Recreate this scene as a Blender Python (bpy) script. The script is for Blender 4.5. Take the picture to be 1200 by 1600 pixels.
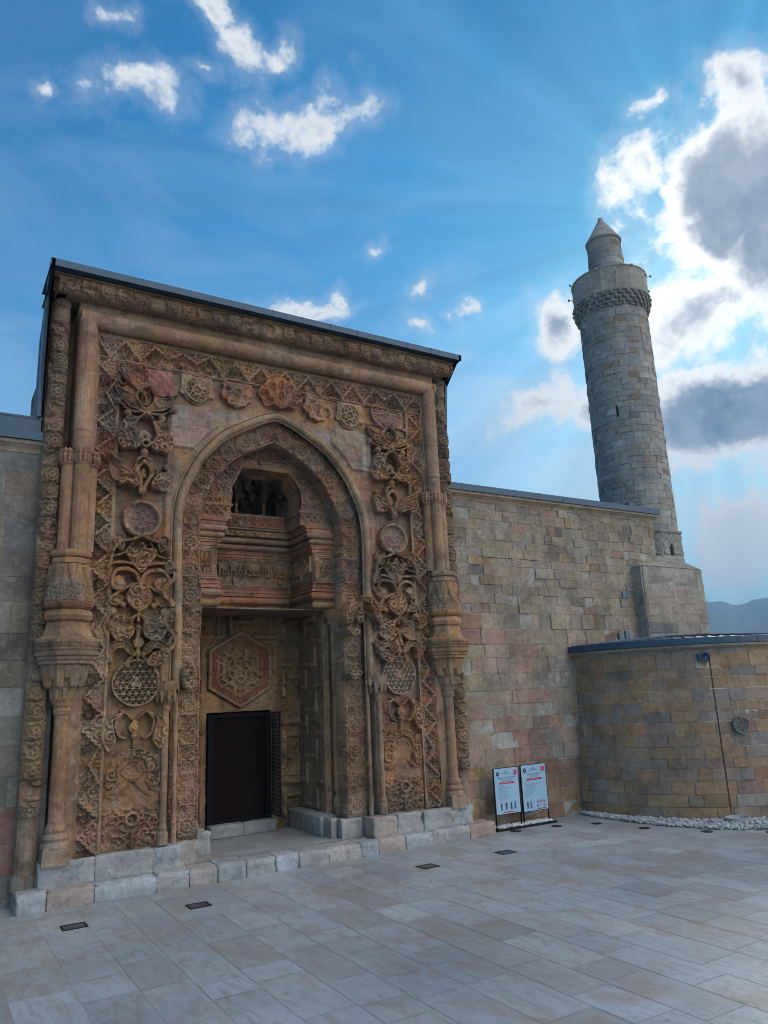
import bpy, bmesh, math, random
import numpy as np
from mathutils import Vector, Matrix, noise as mnoise
R_=math.radians
random.seed(7); RNG=np.random.default_rng(7)
S=bpy.context.scene
COL=S.collection
for o in list(bpy.data.objects): bpy.data.objects.remove(o)

# ------------------------------------------------------------------ camera
cam=bpy.data.cameras.new('camera'); co=bpy.data.objects.new('camera',cam); COL.objects.link(co)
CR=Vector((0.85674,-0.51390,-0.04362)); CD=Vector((0.08642,0.22642,-0.97019)); CF=Vector((0.50846,0.82743,0.23839))
m=Matrix(((CR.x,-CD.x,-CF.x,0),(CR.y,-CD.y,-CF.y,0),(CR.z,-CD.z,-CF.z,3.0),(0,0,0,1)))
co.matrix_world=m
cam.sensor_fit='VERTICAL'; cam.sensor_height=24; cam.lens=1165/1600*24
cam.clip_start=0.1; cam.clip_end=20000
S.camera=co
S.render.resolution_x=768; S.render.resolution_y=1024

# ------------------------------------------------------------------ node helper
class NT:
    def __init__(s,t): s.t=t; t.nodes.clear()
    def n(s,ty,**k):
        q=s.t.nodes.new(ty)
        for a,b in k.items():
            if a.startswith('i_'):
                key=a[2:]; key=int(key) if key.isdigit() else key.replace('_',' ')
                s.put(q.inputs[key],b)
            else: setattr(q,a,b)
        return q
    def put(s,i,v):
        if isinstance(v,bpy.types.NodeSocket): s.t.links.new(v,i)
        else: i.default_value=v
    def m(s,op,a,b=0.0,c=0.0,clamp=False):
        q=s.t.nodes.new('ShaderNodeMath'); q.operation=op; q.use_clamp=clamp
        s.put(q.inputs[0],a); s.put(q.inputs[1],b); s.put(q.inputs[2],c); return q.outputs[0]
    def v(s,op,a,b=(0,0,0),out=0):
        q=s.t.nodes.new('ShaderNodeVectorMath'); q.operation=op
        s.put(q.inputs[0],a); s.put(q.inputs[1],b); return q.outputs[out]
    def mix(s,f,a,b,bt='MIX'):
        q=s.t.nodes.new('ShaderNodeMix'); q.data_type='RGBA'; q.blend_type=bt
        s.put(q.inputs[0],f); s.put(q.inputs[6],a); s.put(q.inputs[7],b); return q.outputs[2]
    def noise(s,vec,scale,detail=4,rough=.5,dist=0.0):
        q=s.t.nodes.new('ShaderNodeTexNoise'); s.put(q.inputs['Vector'],vec); q.inputs['Scale'].default_value=scale
        q.inputs['Detail'].default_value=detail; q.inputs['Roughness'].default_value=rough; q.inputs['Distortion'].default_value=dist
        return q.outputs['Fac']
    def rng(s,x,a,b,c=0.0,d=1.0,smooth=False):
        q=s.t.nodes.new('ShaderNodeMapRange'); q.interpolation_type='SMOOTHSTEP' if smooth else 'LINEAR'
        for i,val in enumerate((x,a,b,c,d)): s.put(q.inputs[i],val)
        return q.outputs[0]
def c4(c): return (c[0],c[1],c[2],1)

# ------------------------------------------------------------------ sky
SUN_AZ=57.5; SUN_EL=29.0
W=bpy.data.worlds.new('World'); S.world=W; W.use_nodes=True
w=NT(W.node_tree)
gen=w.n('ShaderNodeTexCoord').outputs['Generated']
D=w.v('NORMALIZE',gen)
sky=w.n('ShaderNodeTexSky'); sky.sky_type='NISHITA'; sky.sun_disc=False
sky.sun_elevation=R_(SUN_EL); sky.sun_rotation=R_(SUN_AZ); sky.air_density=1.0; sky.dust_density=0.6; sky.ozone_density=2.0; sky.altitude=1200
sep=w.n('ShaderNodeSeparateXYZ',i_0=D)
def dirv(az,el):
    a=R_(az); e=R_(el); return Vector((math.sin(a)*math.cos(e),math.cos(a)*math.cos(e),math.sin(e)))
warp=w.n('ShaderNodeTexNoise',i_Scale=7.0,i_Detail=5.0,i_Roughness=0.6); w.put(warp.inputs['Vector'],D)
wv=w.v('SUBTRACT',warp.outputs['Color'],(.5,.5,.5))
q=w.n('ShaderNodeVectorMath',operation='SCALE'); w.put(q.inputs[0],wv); q.inputs['Scale'].default_value=0.13
DW=w.v('ADD',D,q.outputs[0])
n1=w.noise(D,9.0,9,.62,.3)
n2=w.noise(D,30.0,8,.65,.2)
n3=w.noise(D,90.0,6,.7,.2)
nn=w.m('ADD',w.m('ADD',w.m('MULTIPLY',w.m('SUBTRACT',n1,.5),2.6),w.m('MULTIPLY',w.m('SUBTRACT',n2,.5),1.25)),w.m('MULTIPLY',w.m('SUBTRACT',n3,.5),.35))
# clouds: azimuth, elevation, half width, half height (deg), tilt, density
BL=[(60.5,32.2,5.2,6.2,-25,1.9),(64,30,6,9,-20,1.9),(57.3,25.6,6.0,4.8,-10,1.05),(58.0,18.5,8.2,4.3,-4,2.3),(65,17.0,9,5.0,0,2.2),
    (46.2,27.2,3.0,2.9,20,1.25),(44.3,20.9,6.0,2.1,8,.75),(49.5,20.6,2.8,2.4,0,1.2),(57.0,9.6,3.4,4.4,-25,1.25),(61,8.5,4,3,0,1.1),(56,15.0,5,.9,-4,.7),
    (54.2,34.6,2.6,2.3,0,.85),(62.6,38.5,3.0,2.0,-35,.9),(55.2,38.8,1.2,.9,0,.6),
    (19.6,45.6,2.3,1.3,-28,.70),(17.4,47.6,1.6,.9,-25,.62),(23.3,45.2,1.7,.9,10,.6),(11.9,41.9,3.2,1.4,14,.66),(16.5,43.6,1.1,.6,0,.5),(9.5,45.8,.9,.8,0,.5),(4.5,40.8,.6,.5,0,.45),
    (26.0,41.6,4.6,1.9,14,.86),(26,29.0,3.6,1.1,4,.75),(27.8,30.3,1.1,1.1,30,.7),(39.5,28.6,1.0,.6,20,.6),(35.8,27.3,.9,.6,0,.5),(37.7,24.6,1.0,.7,25,.5),(35.8,30.1,1.1,.6,20,.5),(31.7,33.0,1.1,.6,30,.5)]
acc=None
for az,el,a,b,tilt,dens in BL:
    d=dirv(az,el); e1=Vector((math.cos(R_(az)),-math.sin(R_(az)),0)); e2=d.cross(e1)
    if e2.z<0: e2=-e2
    t=R_(tilt); f1=e1*math.cos(t)+e2*math.sin(t); f2=-e1*math.sin(t)+e2*math.cos(t)
    f1=f1/math.sin(R_(a)); f2=f2/math.sin(R_(b))
    # offset so that the centre maps to zero (f1.d = 0 by construction)
    u_=w.v('DOT_PRODUCT',DW,tuple(f1),out=1); v_=w.v('DOT_PRODUCT',DW,tuple(f2),out=1)
    r2=w.m('ADD',w.m('MULTIPLY',u_,u_),w.m('MULTIPLY',v_,v_))
    front=w.v('DOT_PRODUCT',D,tuple(d),out=1)
    fall=w.m('MULTIPLY',w.m('SUBTRACT',1.0,w.m('SQRT',r2)),dens)
    fall=w.m('SUBTRACT',w.m('MAXIMUM',fall,-1.0),w.m('MULTIPLY',w.m('LESS_THAN',front,.5),5.0))
    acc=fall if acc is None else w.m('MAXIMUM',acc,fall)
dens=w.m('ADD',acc,w.m('MULTIPLY',nn,.85))
# bright cloud bank added in the unseen sky behind the viewer to light the facade
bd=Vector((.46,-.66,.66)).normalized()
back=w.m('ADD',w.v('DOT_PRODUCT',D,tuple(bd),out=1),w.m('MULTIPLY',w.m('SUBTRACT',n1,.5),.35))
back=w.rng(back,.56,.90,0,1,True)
cov=w.m('MAXIMUM',w.rng(dens,-.02,.60,0,1,True),w.rng(dens,-.50,.25,0,.16,True))
core=w.rng(w.m('ADD',acc,w.m('MULTIPLY',nn,.62)),.50,1.22,0,1,True)
core=w.m('MULTIPLY',core,w.rng(sep.outputs[2],.17,.27,.15,1))
# colour of the clear sky
skc=w.n('ShaderNodeHueSaturation',i_Saturation=1.25,i_Value=1.0); w.put(skc.inputs['Color'],sky.outputs[0])
skyc=w.mix(1.0,skc.outputs[0],(.46,1.40,1.50,1),'MULTIPLY')
hz=w.rng(sep.outputs[2],.02,.62,1,0,True)
sunp=w.v('DOT_PRODUCT',D,tuple(dirv(SUN_AZ,SUN_EL)),out=1)
glow=w.m('POWER',w.m('MAXIMUM',sunp,0.0),9.0)
# rays fanning from the hidden sun
sd=dirv(SUN_AZ-1,SUN_EL+3); s1=Vector((math.cos(R_(SUN_AZ)),-math.sin(R_(SUN_AZ)),0)); s2=sd.cross(s1); s2=s2 if s2.z>0 else -s2
ang=w.m('ARCTAN2',w.v('DOT_PRODUCT',D,tuple(s2),out=1),w.v('DOT_PRODUCT',D,tuple(s1),out=1))
cv=w.n('ShaderNodeCombineXYZ'); w.put(cv.inputs[0],w.m('MULTIPLY',ang,5.0)); 
ray=w.noise(cv.outputs[0],1.0,3,.55)
raym=w.m('MULTIPLY',w.m('MULTIPLY',w.m('SUBTRACT',ray,.5),.75),w.rng(sunp,.55,.97,0,1,True))
mpw=w.n('ShaderNodeMapping'); w.put(mpw.inputs[0],D); mpw.inputs['Rotation'].default_value=(0,R_(25),R_(20)); mpw.inputs['Scale'].default_value=(1,1,2.6)
haze_n=w.noise(mpw.outputs[0],3.2,7,.62,.9)
wisp=w.m('MULTIPLY',w.rng(haze_n,.40,.70,0,1.15),w.rng(sep.outputs[2],.25,.72,.55,.12))
thin=w.m('ADD',w.m('MULTIPLY',hz,w.m('ADD',.27,w.m('MULTIPLY',glow,.70))),w.m('MULTIPLY',wisp,.5),clamp=True)
SKYSTR=0.10
base=w.mix(thin,skyc,(8.0,9.2,9.8,1))
base=w.mix(1.0,base,w.n('ShaderNodeCombineColor',i_0=w.m('ADD',1.0,raym),i_1=w.m('ADD',1.0,raym),i_2=w.m('ADD',1.0,w.m('MULTIPLY',raym,.8))).outputs[0],'MULTIPLY')
gl2=w.m('POWER',w.m('MAXIMUM',sunp,0.0),70.0)
white=w.mix(gl2,(8.6,9.0,9.4,1),(15,15,14.6,1))
grey=w.mix(w.rng(w.m('ADD',w.m('MULTIPLY',n1,.6),w.m('MULTIPLY',n2,.4)),.36,.62,0,1),(1.9,2.7,4.0,1),(4.7,5.4,6.5,1))
cl=w.mix(core,white,grey)
dk=w.rng(w.v('DOT_PRODUCT',D,tuple(dirv(51,38)),out=1),.975,1.0,0,.30,True)
base=w.mix(dk,base,(.9,2.9,5.6,1))
out=w.mix(cov,base,cl)
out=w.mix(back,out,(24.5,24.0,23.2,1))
# below the horizon: plain ground tone
out=w.mix(w.rng(sep.outputs[2],-.03,.0,1,0),out,(2.2,2.1,2.0,1))
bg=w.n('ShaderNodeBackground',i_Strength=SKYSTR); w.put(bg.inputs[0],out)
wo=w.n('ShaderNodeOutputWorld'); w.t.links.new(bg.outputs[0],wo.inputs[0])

# ------------------------------------------------------------------ sun (hidden behind the cloud, behind the building)
sl=bpy.data.lights.new('sun','SUN'); sl.energy=0.8; sl.angle=R_(14); sl.color=(1,.94,.85)
so=bpy.data.objects.new('sun',sl); COL.objects.link(so); so.rotation_euler=(-dirv(SUN_AZ,SUN_EL)).to_track_quat('-Z','Y').to_euler()
S.view_settings.view_transform='Standard'; S.view_settings.look='None'; S.view_settings.exposure=0.0; S.view_settings.gamma=1.0
S.cycles.max_bounces=6; S.cycles.diffuse_bounces=4; S.cycles.use_denoising=True; S.cycles.filter_width=0.95

# ------------------------------------------------------------------ materials
def mat(name): 
    M=bpy.data.materials.new(name); M.use_nodes=True; return M,NT(M.node_tree)
def finish(t,col,rough,bump=None,spec=.3,metal=0.0,bstr=.5,bdist=.01):
    p=t.n('ShaderNodeBsdfPrincipled'); t.put(p.inputs['Base Color'],col); t.put(p.inputs['Roughness'],rough)
    p.inputs['Specular IOR Level'].default_value=spec; p.inputs['Metallic'].default_value=metal
    if bump is not None:
        b=t.n('ShaderNodeBump'); b.inputs['Strength'].default_value=bstr; b.inputs['Distance'].default_value=bdist
        t.put(b.inputs['Height'],bump); t.t.links.new(b.outputs[0],p.inputs['Normal'])
    o=t.n('ShaderNodeOutputMaterial'); t.t.links.new(p.outputs[0],o.inputs[0])
def stone_mat(name,stain=(.10,.075,.055),stain_amt=.5,grain=1.0,bs=.6,streak=True,lo=.70,hi=1.22,pits=.5):
    M,t=mat(name)
    pos=t.n('ShaderNodeNewGeometry').outputs['Position']
    at=t.n('ShaderNodeAttribute',attribute_name='Col').outputs['Color']
    a=t.noise(pos,1.3,7,.6,.4); b=t.noise(pos,9.0,6,.65); c=t.noise(pos,55.0*grain,4,.7)
    f=t.m('MULTIPLY',t.rng(a,.3,.7,lo,hi),t.m('MULTIPLY',t.rng(b,.3,.7,.80,1.18),t.rng(c,.3,.7,.84,1.14)))
    col=t.mix(1.0,at,t.n('ShaderNodeCombineColor',i_0=f,i_1=f,i_2=f).outputs[0],'MULTIPLY')
    st=t.rng(t.noise(pos,3.7,8,.7,.6),.54,.70,0,stain_amt)
    col=t.mix(st,col,c4(stain)); fine=t.rng(t.noise(pos,22.0,6,.7,.4),.50,.68,0,.35); col=t.mix(fine,col,c4([q*1.4 for q in stain]))
    if streak:
        mp=t.n('ShaderNodeMapping'); t.put(mp.inputs[0],pos); mp.inputs['Scale'].default_value=(5,5,.35)
        s2=t.rng(t.noise(mp.outputs[0],1.2,5,.6),.56,.74,0,.45)
        col=t.mix(s2,col,c4(stain))
    pale=t.rng(t.noise(pos,5.3,8,.72,.3),.54,.70,0,.50)
    col=t.mix(pale,col,(.40,.375,.34,1))
    vo=t.n('ShaderNodeTexVoronoi',i_Scale=70.0); t.put(vo.inputs['Vector'],pos)
    pit=t.m('MULTIPLY',t.rng(vo.outputs['Distance'],.0,.35,-1,0),pits)
    h=t.m('ADD',t.m('ADD',t.m('MULTIPLY',b,1.4),t.m('MULTIPLY',c,.7)),t.m('MULTIPLY',pit,.5))
    finish(t,col,t.rng(b,.3,.7,.8,.95),h,spec=.25,bstr=bs,bdist=.02)
    return M
M_carve=stone_mat('carved_stone',stain=(.05,.03,.022),stain_amt=.65,bs=1.0,lo=.58,hi=1.3,pits=.9)
M_wall=stone_mat('ashlar_stone',stain=(.10,.08,.065),stain_amt=.6,bs=1.0,lo=.64,hi=1.25,pits=1.0)
M_minaret=stone_mat('minaret_stone',stain=(.10,.10,.10),stain_amt=.5,bs=.6)
M_plinth=stone_mat('plinth_stone',stain=(.07,.075,.08),stain_amt=.55,bs=.9,streak=False)
M_grav=stone_mat('gravel_stone',stain=(.3,.3,.3),stain_amt=.1,bs=.3,streak=False)
def simple(name,col,rough=.6,metal=0,spec=.4,nscale=0,amt=.2,bs=.2):
    M,t=mat(name)
    pos=t.n('ShaderNodeNewGeometry').outputs['Position']
    n=t.noise(pos,nscale or 6.0,5,.6)
    f=t.rng(n,.3,.7,1-amt,1+amt)
    c=t.mix(1.0,c4(col),t.n('ShaderNodeCombineColor',i_0=f,i_1=f,i_2=f).outputs[0],'MULTIPLY')
    finish(t,c,t.rng(n,.3,.7,rough-.06,rough+.06),n,spec=spec,metal=metal,bstr=bs,bdist=.005); return M
M_metal=simple('blue_sheet_metal',(.036,.074,.125),.45,.3,.5,4,.15,.15)
M_dark=simple('black_iron',(.012,.014,.018),.5,.6,.4,20,.3)
M_cloth=simple('dark_curtain_cloth',(.014,.009,.0095),.95,0,.03,12,.25,.4)
M_doorframe=simple('black_painted_frame',(.006,.007,.009),.7,.0,.12,9,.2)
M_board=simple('printed_board_white',(.27,.44,.60),.45,0,.4,3,.03,.02)
M_navy=simple('print_navy',(.01,.03,.09),.5); M_red=simple('print_red',(.42,.02,.05),.5); M_skin=simple('print_skin',(.5,.3,.2),.5); M_blue=simple('print_blue',(.04,.12,.3),.5)
M_glass=simple('blue_vent_panel',(.03,.09,.16),.3,.0,.6,8,.3)
M_lamp=simple('lamp_housing',(.25,.26,.28),.4,.5)
M_void=simple('shaded_opening_fill',(.045,.036,.03),.95,0,.1,5,.4,.8)  # near-black fill, stands for the shade inside slits and doorway
M_cover=simple('light_cover_glass',(.015,.02,.028),.25,0,.6,8,.3)
# paving
M_pave,t=mat('travertine_paving')
pos=t.n('ShaderNodeNewGeometry').outputs['Position']; at=t.n('ShaderNodeAttribute',attribute_name='Col').outputs['Color']
at2=t.n('ShaderNodeAttribute',attribute_name='Off').outputs['Vector']
pp=t.v('ADD',pos,at2)
mp=t.n('ShaderNodeMapping'); t.put(mp.inputs[0],pp); mp.inputs['Scale'].default_value=(2.6,.7,1)
v1=t.noise(mp.outputs[0],2.2,9,.68,1.6); v2=t.noise(pp,14,6,.7,.6); v3=t.noise(pos,.45,4,.55); v4=t.noise(pos,60,3,.7)
col=t.mix(t.rng(v1,.48,.68,0,.70),at,(.22,.20,.185,1))
bl=t.noise(pos,1.1,6,.6,.8); col=t.mix(t.rng(bl,.50,.68,0,.60),col,(.25,.205,.17,1))
col=t.mix(t.rng(v1,.30,.44,.25,0),col,(.46,.47,.48,1))
col=t.mix(t.rng(v2,.58,.72,0,.5),col,(.15,.13,.12,1))
f=t.m('MULTIPLY',t.rng(v3,.3,.7,.82,1.12),t.rng(v4,.25,.75,.86,1.12))
col=t.mix(1.0,col,t.n('ShaderNodeCombineColor',i_0=f,i_1=f,i_2=f).outputs[0],'MULTIPLY')
finish(t,col,t.rng(v2,.3,.7,.42,.66),t.m('ADD',v2,t.m('MULTIPLY',v4,.5)),spec=.45,bstr=.25,bdist=.006)
M_joint=simple('paving_joint',(.36,.36,.36),.9,0,.1,20,.2)
M_earth=simple('dry_ground',(.22,.20,.15),.95,0,.1,.3,.3)
M_hill=stone_mat('hill_ground',streak=False,bs=.1)

# ------------------------------------------------------------------ mesh + object helpers
ORG={}
def thing(name,label,cat,loc,group=None):
    o=bpy.data.objects.new(name,None); COL.objects.link(o); o.location=loc; o.empty_display_size=.3
    o['label']=label; o['category']=cat
    if group: o['group']=group
    ORG[o.name]=Vector(loc); return o
def tag(o,label=None,cat=None,group=None,kind=None):
    if label:o['label']=label
    if cat:o['category']=cat
    if group:o['group']=group
    if kind:o['kind']=kind
    return o
class MB:
    def __init__(s): s.v=[]; s.f=[]; s.c=[]; s.n=0; s.mi=[]
    def add(s,V,F,C=(.3,.2,.13),mi=0):
        V=np.asarray(V,float).reshape(-1,3)
        C=np.asarray(C,float)
        if C.ndim==1: C=np.tile(C,(len(V),1))
        s.v.append(V); s.c.append(C)
        for f in F: s.f.append(tuple(i+s.n for i in f)); s.mi.append(mi)
        s.n+=len(V); return s
    def box(s,x0,x1,y0,y1,z0,z1,C=(.3,.2,.13),mi=0):
        V=[(x,y,z) for x in (x0,x1) for y in (y0,y1) for z in (z0,z1)]
        return s.add(V,[(0,1,3,2),(4,6,7,5),(0,4,5,1),(2,3,7,6),(0,2,6,4),(1,5,7,3)],C,mi)
    def prism(s,pts,z0,z1,C=(.3,.2,.13),mi=0):  # plan polygon
        n=len(pts); V=[(p[0],p[1],z0) for p in pts]+[(p[0],p[1],z1) for p in pts]
        F=[(i,(i+1)%n,n+(i+1)%n,n+i) for i in range(n)]+[tuple(range(n))[::-1],tuple(range(n,2*n))]
        return s.add(V,F,C,mi)
    def lathe(s,cx,cy,prof,n=12,rot=0,C=(.3,.2,.13),a0=0,a1=2*math.pi,mi=0,sx=1,sy=1,cf=None):
        full=abs(a1-a0-2*math.pi)<1e-6; k=n if full else n+1
        V=[];
        for r,z in prof:
            for i in range(k):
                a=a0+rot+(a1-a0)*i/n; V.append((cx+sx*r*math.cos(a),cy+sy*r*math.sin(a),z))
        F=[]
        for j in range(len(prof)-1):
            for i in range(n):
                i2=(i+1)%k if full else i+1
                F.append((j*k+i,j*k+i2,(j+1)*k+i2,(j+1)*k+i))
        if full: F.append(tuple(range(k))[::-1]); F.append(tuple((len(prof)-1)*k+i for i in range(k)))
        if cf is not None: C=np.array([cf(v[0],v[2]) for v in V])
        return s.add(V,F,C,mi)
    def tube(s,pts,r,n=8,C=(.3,.2,.13),mi=0):
        V=[];F=[]; P=[Vector(p) for p in pts]
        up=Vector((0,1,0))
        for i,p in enumerate(P):
            t=(P[min(i+1,len(P)-1)]-P[max(i-1,0)]).normalized()
            a=t.cross(up); 
            if a.length<1e-3: a=t.cross(Vector((1,0,0)))
            a.normalize(); b=t.cross(a)
            for k in range(n):
                q=2*math.pi*k/n; V.append(tuple(p+(a*math.cos(q)+b*math.sin(q))*r))
        for i in range(len(P)-1):
            for k in range(n): F.append((i*n+k,i*n+(k+1)%n,(i+1)*n+(k+1)%n,(i+1)*n+k))
        F.append(tuple(range(n))[::-1]); F.append(tuple((len(P)-1)*n+k for k in range(n)))
        return s.add(V,F,C,mi)
    def sweep(s,path,prof,cf,closed=False):   # path in plan (left to right), prof (outward offset, z); outward = towards the viewer side (right-hand of path)
        P=[np.array(p,float) for p in path]; n=len(P); off=[]
        for i in range(n):
            ds=[]
            if i>0: d=P[i]-P[i-1]; ds.append(d/np.linalg.norm(d))
            if i<n-1: d=P[i+1]-P[i]; ds.append(d/np.linalg.norm(d))
            ns=[np.array([d[1],-d[0]]) for d in ds]
            if len(ns)==1: off.append(ns[0])
            else:
                b=ns[0]+ns[1]; b/=np.linalg.norm(b); off.append(b/max(.3,b.dot(ns[0])))
        V=[];F=[];k=len(prof)
        for i in range(n):
            for d,z in prof:
                q=P[i]+off[i]*d; V.append((q[0],q[1],z))
        for i in range(n-1):
            for j in range(k-1): F.append((i*k+j,(i+1)*k+j,(i+1)*k+j+1,i*k+j+1))
        C=np.array([cf(v[0]+v[1]*.7,v[2]) for v in V])
        return s.add(V,F,C)
    def build(s,name,material,parent=None,smooth=False,org=None):
        V=np.concatenate(s.v) if s.v else np.zeros((0,3)); C=np.concatenate(s.c) if s.c else np.zeros((0,3))
        return mk(name,V,s.f,C,material,parent,smooth,s.mi,org)
def mk(name,V,F,C,material,parent=None,smooth=False,mi=None,org=None):
    if org is None: org=ORG[parent.name] if parent is not None else Vector((V[:,0].mean(),V[:,1].mean(),V[:,2].min()))
    V=V-np.array(org)
    me=bpy.data.meshes.new(name)
    if isinstance(F,np.ndarray):
        me.vertices.add(len(V)); me.vertices.foreach_set('co',V.astype(np.float32).ravel())
        me.loops.add(F.size); me.loops.foreach_set('vertex_index',F.astype(np.int32).ravel())
        me.polygons.add(len(F)); me.polygons.foreach_set('loop_start',np.arange(0,F.size,4,dtype=np.int32)); me.polygons.foreach_set('loop_total',np.full(len(F),4,np.int32))
        me.update(calc_edges=True)
    else: me.from_pydata(V.tolist(),[],F); 
    ca=me.attributes.new('Col','FLOAT_COLOR','POINT')
    ca.data.foreach_set('color',np.c_[C,np.ones(len(C))].astype(np.float32).ravel())
    for mm in (material if isinstance(material,(list,tuple)) else [material]): me.materials.append(mm)
    if mi and any(mi): me.polygons.foreach_set('material_index',np.array(mi,np.int32))
    if smooth: me.polygons.foreach_set('use_smooth',np.ones(len(me.polygons),bool))
    me.update()
    o=bpy.data.objects.new(name,me); COL.objects.link(o)
    if parent is not None: o.parent=parent; 
    else: o.location=org
    ORG[o.name]=Vector(org)
    return o

def h2(a,b,s=0):   # hash to 0..1
    x=np.sin(np.asarray(a)*127.1+np.asarray(b)*311.7+s*74.7)*43758.5453
    return x-np.floor(x)
# ------------------------------------------------------------------ carved stone colour: block by block
PAL=np.array([(.345,.225,.130),(.335,.215,.120),(.30,.195,.115),(.36,.245,.15),(.27,.20,.14),(.335,.19,.135),(.30,.165,.14),(.26,.225,.185),(.39,.215,.12),(.315,.21,.13)])
def blockid(X,Z,ch=.40,bl=.62):
    r=np.floor(Z/ch); off=h2(r,3.1)*bl; return r,np.floor((X+off)/bl+.001),(Z/ch-r)*ch,((X+off)/bl-np.floor((X+off)/bl))*bl
def pcol(X,Z,k=0,sat=1.0,pal=PAL):
    X=np.asarray(X,float); Z=np.asarray(Z,float)
    r,c,_,_=blockid(X,Z); h=h2(r,c,k); C=(pal[(h*len(pal)).astype(int)%len(pal)]*.68+np.array((.325,.205,.118))*.32)*np.array((1.08,.965,.90))
    v=.86+.28*h2(r,c,k+5); C=C*v[...,None]
    z1=np.clip((vn(X,Z,.9,21)-.52)/.12,0,1)*np.clip((Z-6.5)/2.5,.15,1); C=C*(1-.55*z1[...,None])+.55*z1[...,None]*np.array((.325,.185,.165))*v[...,None]
    z2=np.clip((vn(X,Z,.7,22)-.50)/.12,0,1)*np.clip((7-Z)/3,0,1); C=C*(1-.45*z2[...,None])+.45*z2[...,None]*np.array((.40,.255,.125))*v[...,None]
    z3=np.clip((vn(X,Z,1.6,23)-.60)/.08,0,1); C=C*(1-.45*z3[...,None])+.45*z3[...,None]*np.array((.23,.20,.175))*v[...,None]
    # the lowest courses are greyer, splashed stone
    g=np.clip((1.5-Z)/1.0,0,1)*.45; lum=C.mean(-1,keepdims=True)
    C=C*(1-g[...,None])+g[...,None]*(lum*np.array([1.0,.98,.95]))
    return C
def pcol1(x,z): return pcol(x,z)
def jn(X,Z,d=.010):   # joint grooves between blocks
    _,_,dz,dx=blockid(X,Z); return -d*((dz<.016)|(dx<.016))

# ------------------------------------------------------------------ 2-D drawing language for reliefs
def segd(X,Z,pts,closed=False):
    D=np.full(X.shape,9.); p=list(pts)+([pts[0]] if closed else [])
    for (a,b),(c,d) in zip(p[:-1],p[1:]):
        vx,vz=c-a,d-b; L=vx*vx+vz*vz+1e-12; t=np.clip(((X-a)*vx+(Z-b)*vz)/L,0,1)
        D=np.minimum(D,np.hypot(X-a-t*vx,Z-b-t*vz))
    return D
def inside(X,Z,pts):
    I=np.zeros(X.shape,bool); n=len(pts)
    for i in range(n):
        x1,z1=pts[i]; x2,z2=pts[(i+1)%n]
        if z1==z2: continue
        I^=((z1>Z)!=(z2>Z))&(X<(x2-x1)*(Z-z1)/(z2-z1)+x1)
    return I
def sdp(X,Z,pts):
    d=segd(X,Z,pts,True); return np.where(inside(X,Z,pts),d,-d)
def smooth(pts,n=5,closed=True):
    P=np.array(pts,float); N=len(P); out=[]
    rg=range(N) if closed else range(N-1)
    for i in rg:
        if closed: a,b,c,d=P[i-1],P[i],P[(i+1)%N],P[(i+2)%N]
        else: a,b,c,d=P[max(i-1,0)],P[i],P[i+1],P[min(i+2,N-1)]
        for k in range(n):
            t=k/n; out.append(tuple(.5*((2*b)+(c-a)*t+(2*a-5*b+4*c-d)*t*t+(3*b-a-3*c+d)*t**3)))
    if not closed: out.append(tuple(P[-1]))
    return out
def scroll(X,Z,cell=.16,lam=.062,seed=1):
    cell=cell*1.2; lam=lam*1.18
    """vine scrolls: a spiral stem in every cell, with leaves between; 0..1"""
    gx=np.floor(X/cell); gz=np.floor(Z/cell); best=np.full(X.shape,9.); bx=np.zeros(X.shape); bz=np.zeros(X.shape); bh=np.zeros(X.shape); sec=np.full(X.shape,9.)
    for i in (-1,0,1):
        for j in (-1,0,1):
            cx=gx+i; cz=gz+j; px=(cx+.5+.36*(h2(cx,cz,seed)-.5)*2)*cell; pz=(cz+.5+.36*(h2(cx,cz,seed+2)-.5)*2)*cell
            d=np.hypot(X-px,Z-pz); c=d<best; sec=np.where(c,best,np.minimum(sec,d)); best=np.where(c,d,best); bx=np.where(c,X-px,bx); bz=np.where(c,Z-pz,bz); bh=np.where(c,h2(cx,cz,seed+9),bh)
    th=np.arctan2(bz,bx); sg=np.where(bh>.5,1,-1)
    s=np.cos(2*np.pi*best/(lam*1.18)-sg*th+bh*20)
    lf=np.cos(th*5+bh*9)*.35*np.clip(best/cell*2,0,1)
    e=np.clip((sec-best)/.02,0,1)
    return np.clip(.55+1.7*(s+lf*.6),0,1)*(.15+.85*e)
def edge(sd,w=.02): return np.clip(sd/w,0,1)
def rnd(sd,w): q=np.clip(sd/w,0,1); return np.sqrt(np.clip(1-(1-q)**2,0,1))
def vn(X,Z,s,seed=0):
    x=X*s; z=Z*s; i=np.floor(x); j=np.floor(z); a=x-i; b=z-j; a=a*a*(3-2*a); b=b*b*(3-2*b)
    return (h2(i,j,seed)*(1-a)+h2(i+1,j,seed)*a)*(1-b)+(h2(i,j+1,seed)*(1-a)+h2(i+1,j+1,seed)*a)*b
def front(y): return lambda X,Z,H:(X,np.full(X.shape,y)-H if np.isscalar(y) else y-H,Z)
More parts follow.
